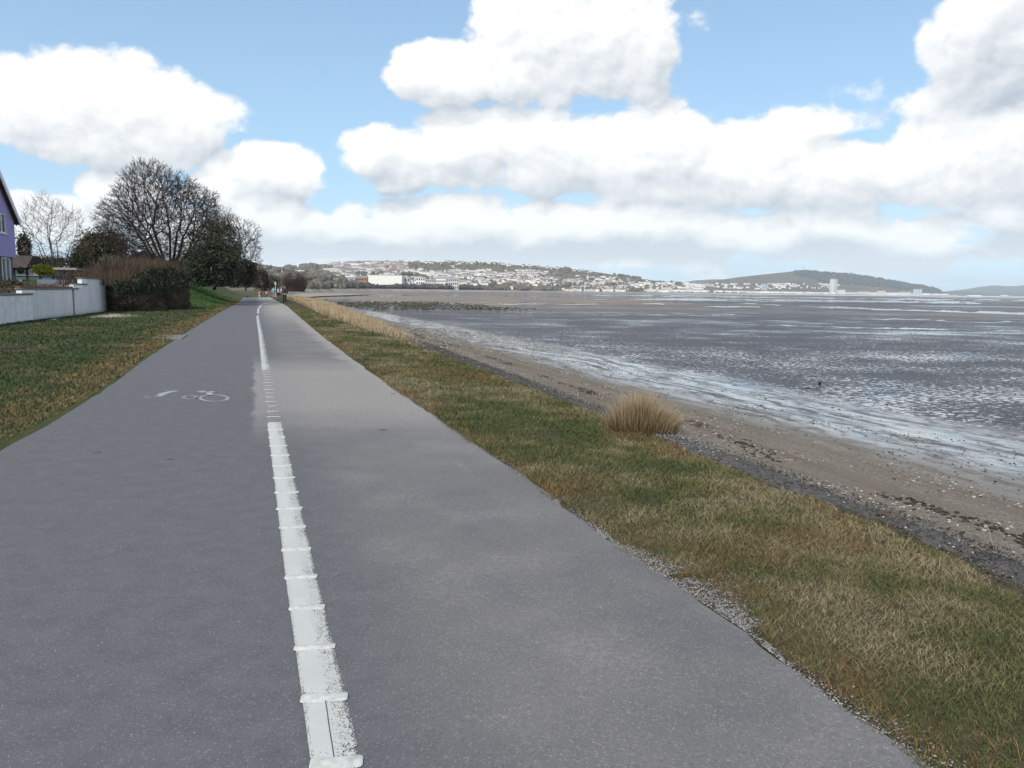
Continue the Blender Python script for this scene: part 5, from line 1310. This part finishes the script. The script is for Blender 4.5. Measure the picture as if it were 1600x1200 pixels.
for x0, x1, yt, w_ in ((1099.5, 1103.5, 443.5, 'left'), (1104.5, 1108, 443, 'middle'), (1109, 1113.5, 444, 'right')):
    block('flats', x0, x1, yt, 4700, 5, 'pale high rise flats, %s of a close group of three' % {'left': 'leftmost', 'middle': 'middle one', 'right': 'rightmost'}[w_], Cr, cat='flats', nfl=9, nbay=2, dpt=16)
block('flats', 1191, 1199, 444, 5200, 5, 'bluish slab of flats in front of the mast hill', mBl, cat='flats', nfl=6, nbay=3)
block('hospital', 1200, 1226, 443, 5700, 14, 'long pale building on the slope under the mast hill', Gy, nfl=3, nbay=8)
block('tower', 1298.6, 1303.6, 436.6, 5450, 4, 'tallest white tower on the waterfront, narrow and flat topped', W_, cat='tower', nfl=14, nbay=2, dpt=26)
block('tower_shaded_side', 1303.9, 1308, 437.6, 5455, 4, 'slab coloured grey for the shaded side of the tallest tower', Gy, cat='tower', nfl=14, nbay=2, dpt=22)  # the tower's darker face as a slab, shade put into its grey
block('marina_block', 1309.5, 1321, 453, 5400, 4, 'white waterfront block right beside the tallest tower', W_, nfl=5, nbay=5)
for k, (x0, x1, yt) in enumerate(((1322, 1340, 456.5), (1341, 1358, 455.7), (1359, 1371, 456.8), (1372, 1384, 454.6), (1385, 1404, 457), (1405, 1424, 456.6))):
    block('marina_block', x0, x1, yt, 5500 + 30 * k, 4, 'low %s waterfront block, %s right of the tallest tower' % ('white' if k % 2 == 0 else 'cream', ('second', 'third', 'fourth', 'fifth', 'sixth', 'seventh')[k]), W_ if k % 2 == 0 else Cr, nfl=4, nbay=6, group='low blocks along the waterfront')
block('office_block', 1428.5, 1441, 452.3, 5700, 4, 'grey square block alone at the right end of the waterfront', Gy, nfl=6, nbay=5)
block('shed', 1566, 1577, 461.0, 7000, 2, 'small white shed on the far breakwater at the right', W_, dpt=20)
for k, (x0, x1, yt) in enumerate(((1442, 1470, 460), (1471, 1496, 460.6), (1515, 1535, 461.4))):
    block('dock_shed', x0, x1, yt, 6300, 3, 'long low pale dock shed on the skyline right of the grey square block', W_ if k != 1 else Gy, dpt=30, group='dock sheds')
mRed = hmat('red_paint', (.45, .09, .07))
for x_, lab in ((1497, 'left'), (1503.5, 'right')):
    q = at(x_, 450, 6400); root = empty('dock_crane', (q[0], q[1], 3), 'red dock crane with raised jib, %s one of the pair' % lab, 'crane')
    g = Geo(); hh = 34 if lab == 'left' else 30
    for sx in (-4, 4):
        for sy in (-4, 4): g.prism([(sx - .7, sy - .7), (sx + .7, sy - .7), (sx + .7, sy + .7), (sx - .7, sy + .7)], 'z', -2, hh * .5)
    g.box(-5, 5, -5, 5, hh * .5 + .02, hh * .5 + 4); g.obj('gantry', mRed, root)
    g = Geo(); g.add([(-1.2, -1, hh * .5 + 4), (1.2, -1, hh * .5 + 4), (1.2, 1, hh * .5 + 4), (-1.2, 1, hh * .5 + 4), (-8.8, -.6, hh + 4), (-7.4, -.6, hh + 4), (-7.4, .6, hh + 4), (-8.8, .6, hh + 4)], [(0, 1, 5, 4), (1, 2, 6, 5), (2, 3, 7, 6), (3, 0, 4, 7), (4, 5, 6, 7), (3, 2, 1, 0)]); g.obj('jib', mRed, root)
q, d = kil.hit(1253, 424.6); root = empty('mast', tuple(q), 'thin grey radio mast on the top of the dark hill', 'mast')
g = Geo(); g.prism([(-2.2, -2.2), (2.2, -2.2), (2.2, 2.2), (-2.2, 2.2)], 'z', -3, 14); g.prism([(-1.2, -1.2), (1.2, -1.2), (1.2, 1.2), (-1.2, 1.2)], 'z', 14.01, 48); g.obj('pole', simple('mast_steel', (.18, .18, .19), .6), root)
q2, d = kil.hit(1247, 425.5); block('mast_hut', 1244, 1248.5, 423.6, d, float(q2[2]), 'tiny hut beside the radio mast on the hilltop', Gy, cat='hut', dpt=8)
print('houses', nh[0])

# ------------------------------------------------------------------ water left on the flats
mWater, nt, b = newmat('shallow_water'); p = pos(nt)
put(nt, (0.05, 0.058, 0.07), b.inputs['Base Color']); b.inputs['Coat Weight'].default_value = .7; b.inputs['Coat Roughness'].default_value = .1; b.inputs['Roughness'].default_value = .16; b.inputs['Specular IOR Level'].default_value = .5
bump(nt, b, noise(nt, p, 2.2, 3.0, .6), .03, .5)
def pool(pts, label, seed, zz=-2.165, brk=.42, nm='tidal_pool', mt=None):
    '''pts: (px, py, half thickness in px): a broken streak of standing water lying on the mud'''
    rg_ = np.random.default_rng(seed); xs_ = np.arange(pts[0][0], pts[-1][0], 3.0); V = []; Fq = []; prev = None
    for x in xs_:
        y = np.interp(x, [q[0] for q in pts], [q[1] for q in pts]); h = np.interp(x, [q[0] for q in pts], [q[2] for q in pts])
        f = float(fbm(x * .035, seed * 3.1, 300)) ; h = h * .75 * min(1.2, max(0, (f - brk) * 4)) * (.6 + .8 * rg_.random()) * min(1, (x - pts[0][0]) / 20 + .1); y += (float(fbm(x * .05, seed, 310)) - .5) * 2.2
        if h < .06: prev = None; continue
        a, c = ground(x, y - h, zz), ground(x, y + h * .9, zz); V += [a, c]; i = len(V) - 2
        if prev is not None: Fq.append([prev, prev + 1, i + 1, i])
        prev = i
    if Fq: tag(link(nm, mesh(nm, V, Fq, mt or mWater)), label, nm.replace('_', ' '), kind='structure')
mBar = simple('bar_sand', (.20, .165, .135), .9, .22, .05)
pool([(470, 465.5, 2), (600, 467, 5), (760, 468.5, 6), (900, 470.5, 5), (1010, 473, 3.5), (1110, 476, 1.5)], 'long low bar of brown sand across the middle of the flats', 50, -2.19, .12, 'sand_bar', mBar)
pool([(740, 478.5, 1), (900, 481, 3), (1050, 484, 4), (1220, 487, 3), (1380, 490, 1)], 'thin low sand bar nearer than the long one', 51, -2.192, .2, 'sand_bar', mBar)
pool([(1030, 523.5, 1.2), (1080, 527, 2.6), (1250, 532.5, 2.6), (1450, 538, 2.6), (1640, 541.5, 3)], 'long runnel of bright water across the mud', 1, brk=.34)
pool([(735, 501, .8), (765, 500, 1.8), (800, 499, .8)], 'small bright pool on the mud', 2, brk=.2)
pool([(805, 501, .8), (830, 498, 2.0), (870, 496, 1.2), (930, 495, .6)], 'small bright pool on the mud', 3, brk=.3)
pool([(930, 512, .8), (975, 514, 2.6), (1015, 513.5, 2.2), (1060, 512, .8)], 'wider bright pool in the middle of the mud', 4, brk=.25)
pool([(960, 518, .6), (990, 518.5, 1.6), (1030, 519, .8)], 'wider bright pool in the middle of the mud', 5, brk=.25)
for k, a_ in enumerate((
    ([(600, 474.5, .5), (760, 475.5, .8), (1040, 475, .7)], .36), ([(1095, 479.5, .6), (1140, 479.5, 1.0), (1190, 480, .8)], .3),
    ([(1150, 474, .7), (1250, 478, 1.6), (1360, 482.5, 1.2)], .32), ([(1280, 479, .8), (1400, 484.5, 2.4), (1500, 488, 2.6), (1680, 493.5, 2.8)], .3),
    ([(1200, 469, .6), (1370, 471, 1.3), (1680, 477, 1.6)], .33), ([(980, 467, .8), (1100, 468.5, 1.6), (1300, 470, 1.6), (1500, 472, 1.5)], .36),
    ([(1050, 463.5, .7), (1200, 465, 1.2), (1450, 468, 1.3), (1700, 470.5, 1.3)], .36), ([(860, 461.5, .5), (1000, 462.3, .9), (1150, 463, .9)], .38),
    ([(1300, 497, .6), (1450, 500, 1.2), (1680, 505, 1.4)], .46), ([(1120, 506, .5), (1300, 511, 1.2), (1680, 519, 1.4)], .47), ([(880, 489, .5), (1000, 491, .9), (1150, 492, .8)], .45))):
    pool(a_[0], 'flat strip of shining water far out on the flats', 10 + k, -2.185 + .004 * k, a_[1])

# ------------------------------------------------------------------ haze over the bay: one closed box of thin even air
mh = bpy.data.materials.new('haze'); mh.use_nodes = True; nt = mh.node_tree; nt.nodes.clear()
pv = nt.nodes.new('ShaderNodeVolumePrincipled'); pv.inputs['Color'].default_value = (.86, .93, 1.0, 1); pv.inputs['Density'].default_value = 0.00006; pv.inputs['Anisotropy'].default_value = .2
om = nt.nodes.new('ShaderNodeOutputMaterial'); nt.links.new(pv.outputs[0], om.inputs['Volume'])
g = Geo(); g.box(-9500, 16500, -300, 16500, -3.4, 260); hz = g.obj('haze', mh); tag(hz, 'thin pale haze over the bay that softens the far hills', 'haze', kind='stuff')

# ------------------------------------------------------------------ people on the path ahead
def skin(name, verts, edges, radii, mat, parent, levels=1, root=0):
    me = bpy.data.meshes.new(name); me.from_pydata([tuple(v) for v in verts], edges, []); me.materials.append(mat)
    o = link(name, me, parent)
    m = o.modifiers.new('skin', 'SKIN'); m.use_smooth_shade = True
    for i, r in enumerate(radii):
        sv = me.skin_vertices[0].data[i]; sv.radius = (r, r) if not isinstance(r, tuple) else r; sv.use_root = i == root
    s = o.modifiers.new('sub', 'SUBSURF'); s.levels = levels; s.render_levels = levels
    return o
CM = {}
def cm(c):
    if c not in CM: CM[c] = simple('cloth', c, .85, .15, 12.0)
    return CM[c]
mSkin = simple('skin', (.46, .27, .19), .6, .1, 8.0)
def person(px, py, dist, hgt, label, top, legs, hair, az=PA, stride=.18, bend=0.0, arm=.06, longcoat=False, bag=None, hat=None, group='people on the path', shoes=(.03, .03, .03)):
    b = at(px, py, dist); b[2] = 0.0; k = hgt / 1.75
    root = empty('person', tuple(b), label, 'person', group, rz=az)
    S = lambda *v: tuple(x * k for x in v)
    lean = bend
    hip, che, nek, hed = (0, 0, .92), (0, .05 + lean * .35, 1.25), (0, .04 + lean * .6, 1.47), (0, .06 + lean * .68, 1.60)
    sh = lambda s: (s * .185, .04 + lean * .5, 1.41)
    el = lambda s: (s * (.235 + arm * .3), .02 + lean * .5 + s * stride * .35, 1.13); ha = lambda s: (s * (.235 + arm), .10 + lean * .7 + s * stride * .8, .90 + lean * .1)
    kn = lambda s: (s * .095, .05 - s * stride * .45, .50); an = lambda s: (s * .10, -.02 - s * stride - (.0 if s < 0 else .02), .09 + (.04 if s > 0 else 0)); to = lambda s: (s * .115, .15 - s * stride, .045)
    body_v = [hip, che, nek, hed, (0, .07 + lean * .7, 1.70)]; body_e = [(0, 1), (1, 2), (2, 3), (3, 4)]; body_r = [.125, .13, .055, .085, .075]
    for s in (-1, 1):
        n = len(body_v); body_v += [sh(s), el(s), ha(s), (s * .09, 0, .88), kn(s), an(s), to(s)]
        body_e += [(1, n), (n, n + 1), (n + 1, n + 2), (0, n + 3), (n + 3, n + 4), (n + 4, n + 5), (n + 5, n + 6)]; body_r += [.058, .042, .036, .09, .058, .04, .036]
    body = skin('body', [S(*v) for v in body_v], body_e, [r * k for r in body_r], mSkin, root)
    tv = [(0, 0, .86), che, (0, .045 + lean * .55, 1.40)]; te = [(0, 1), (1, 2)]; tr = [(.175, .135) if not longcoat else (.22, .17), (.175, .14), .10]
    if longcoat: tv.append((0, -.02, .62)); te.append((0, 3)); tr.append((.22, .18))
    for s in (-1, 1):
        n = len(tv); tv += [sh(s), el(s), tuple(np.array(el(s)) * .2 + np.array(ha(s)) * .8)]; te += [(2, n), (n, n + 1), (n + 1, n + 2)]; tr += [.082, .066, .056]
    skin('jacket', [S(*v) for v in tv], te, [tuple(x * k for x in r) if isinstance(r, tuple) else r * k for r in tr], cm(top), root)
    lv = [(0, 0, .93)]; le = []; lr = [.135]
    for s in (-1, 1):
        n = len(lv); lv += [(s * .09, 0, .82), kn(s), an(s)]; le += [(0, n), (n, n + 1), (n + 1, n + 2)]; lr += [.102, .074, .058]
    skin('trousers', [S(*v) for v in lv], le, [r * k for r in lr], cm(legs), root)
    for s in (-1, 1): skin('shoe', [S(*(np.array(an(s)) * [1, 1, .8])), S(*to(s))], [(0, 1)], [.052 * k, .046 * k], cm(shoes), root)
    h0 = np.array(hed); skin('hair' if not hat else 'hat', [S(*(h0 + [0, -.035, .02])), S(*(h0 + [0, -.01, .115]))], [(0, 1)], [.098 * k, .088 * k], cm(hat or hair), root)
    if bag:
        g = Geo(); g.box(-.16 * k, .16 * k, -.30 * k + lean * .5, -.125 * k + lean * .5, .98 * k, 1.42 * k); g.obj('rucksack', cm(bag), root, bevel=.04 * k)
    return root
def gd(px, py):
    p = ground(px, py); return float(p[1])
person(445.3, 474.2, gd(445.3, 474.2), 1.84, 'person in dark jacket and black trousers walking away, nearest of the walkers', (.022, .025, .040), (.014, .015, .020), (.10, .07, .05), stride=.06, arm=.05)
person(435.0, 469.0, gd(435, 469), 1.74, 'person in a dark red coat with pale rucksack and tan trousers', (.085, .018, .025), (.23, .17, .10), (.035, .025, .02), stride=.04, bag=(.62, .58, .58), longcoat=True)
person(440.2, 467.5, gd(440.2, 467.5), 1.66, 'person in a pale jacket half hidden by the nearest walker', (.42, .52, .58), (.06, .07, .10), (.45, .36, .22), stride=.1)
def bicycle(px, py, dist, label, colr, az, k=1.0):
    b = at(px, py, dist); b[2] = 0; root = empty('bicycle', tuple(b), label, 'bicycle', rz=az); mt = cm((.03, .03, .035))
    for y in (-.52 * k, .52 * k):
        S = [(0, y + .33 * k * math.cos(a), .33 * k + .33 * k * math.sin(a), 0, y + .33 * k * math.cos(a2), .33 * k + .33 * k * math.sin(a2), .02, .02) for a, a2 in zip(np.linspace(0, 6.283, 19)[:-1], np.linspace(0, 6.283, 19)[1:])]
        V, Fc = tubes(S, .5); w = link('tyre', mesh('tyre', V, Fc, mt), root)
        S = [(0, y, .33 * k, 0, y + .32 * k * math.cos(a), .33 * k + .32 * k * math.sin(a), .004, .004) for a in np.linspace(0, 6.283, 13)[:-1]]; V, Fc = tubes(S, .5); link('spokes', mesh('spokes', V, Fc, cm((.4, .4, .4))), w)
    S = [(0, -.52, .33, 0, -.15, .8, .018, .018), (0, -.52, .33, 0, -.05, .3, .018, .018), (0, -.05, .3, 0, -.18, .88, .02, .018), (0, -.05, .3, 0, .36, .78, .022, .02), (0, -.15, .78, 0, .36, .82, .02, .02), (0, .34, .95, 0, .52, .33, .02, .018)]
    V, Fc = tubes([[q * k if i < 6 else q for i, q in enumerate(s)] for s in S], .5); link('frame', mesh('frame', V, Fc, cm(colr)), root)
    V, Fc = tubes([[q * k if i < 6 else q for i, q in enumerate(s)] for s in [(-.28, .28, 1.0, .28, .28, 1.0, .016, .016), (0, .34, .95, 0, .28, 1.0, .018, .018)]], .5); link('handlebar', mesh('handlebar', V, Fc, mt), root)
    g = Geo(); g.prism([(-.07 * k, -.32 * k), (.07 * k, -.32 * k), (.03 * k, -.05 * k), (-.03 * k, -.05 * k)], 'z', .89 * k, .94 * k); g.obj('saddle', mt, root); return root
person(427.8, 465.6, gd(427.8, 465.6), 1.76, 'person in a turquoise jacket and grey trousers beside a bicycle', (.16, .40, .42), (.30, .31, .33), (.03, .025, .02), stride=.08)
bicycle(424.6, 465.8, gd(424.6, 465.8), 'dark bicycle wheeled along by the person in turquoise', (.25, .26, .28), PA + .5)
person(407.8, 463.8, gd(407.8, 463.8) * .97, 1.60, 'person in a black coat bending over a child in pink and orange', (.02, .018, .022), (.03, .035, .06), (.02, .015, .012), stride=.08, bend=.45, az=PA + 1.2)
person(405.6, 463.9, gd(405.6, 463.9) * .93, 1.12, 'child in a bright orange pink jacket and white trousers beside the path edge', (.85, .17, .13), (.66, .64, .66), (.65, .45, .35), stride=.1, az=PA + .4)
person(414.5, 462.6, gd(414.5, 462.6), 1.68, 'person in an orange red top standing at the middle of the path', (.80, .14, .08), (.10, .10, .12), (.08, .05, .03), stride=.06, arm=.12)
person(416.6, 463.6, gd(416.6, 463.6) * .95, 1.10, 'child in a bright pink coat beside the person in orange red', (.88, .22, .34), (.05, .10, .10), (.75, .10, .08), stride=.12, az=PA - .5)
# thin posts beside the path ahead
for px_, yb, yt, lab, colr in ((430.8, 459, 440, 'slim pale sign post by the path beyond the walkers', (.45, .46, .46)), (385, 452, 441.5, 'short pale green post at the edge of the trees', (.30, .40, .36))):
    d = gd(px_, yb) * .6 if yb > 456 else 84; q = at(px_, yb, d); z0 = 0 if yb > 456 else q[2]; hp_ = zfrom(px_, yt, d) - z0
    root = empty('post', (q[0], q[1], z0), lab, 'post'); g = Geo(); g.prism([(.06 * math.cos(a), .06 * math.sin(a)) for a in np.linspace(0, 5.5, 7)], 'z', -.2, hp_ - .02); g.obj('pole', cm(colr), root)
    g = Geo(); g.box(-.16, .16, -.07, -.062, hp_ - .5, hp_ - .1); g.obj('plate', cm(tuple(c * .8 for c in colr)), root)

print('TRIS', sum(len(o.data.loops) - 2 * len(o.data.polygons) for o in SC.objects if o.type == 'MESH'))
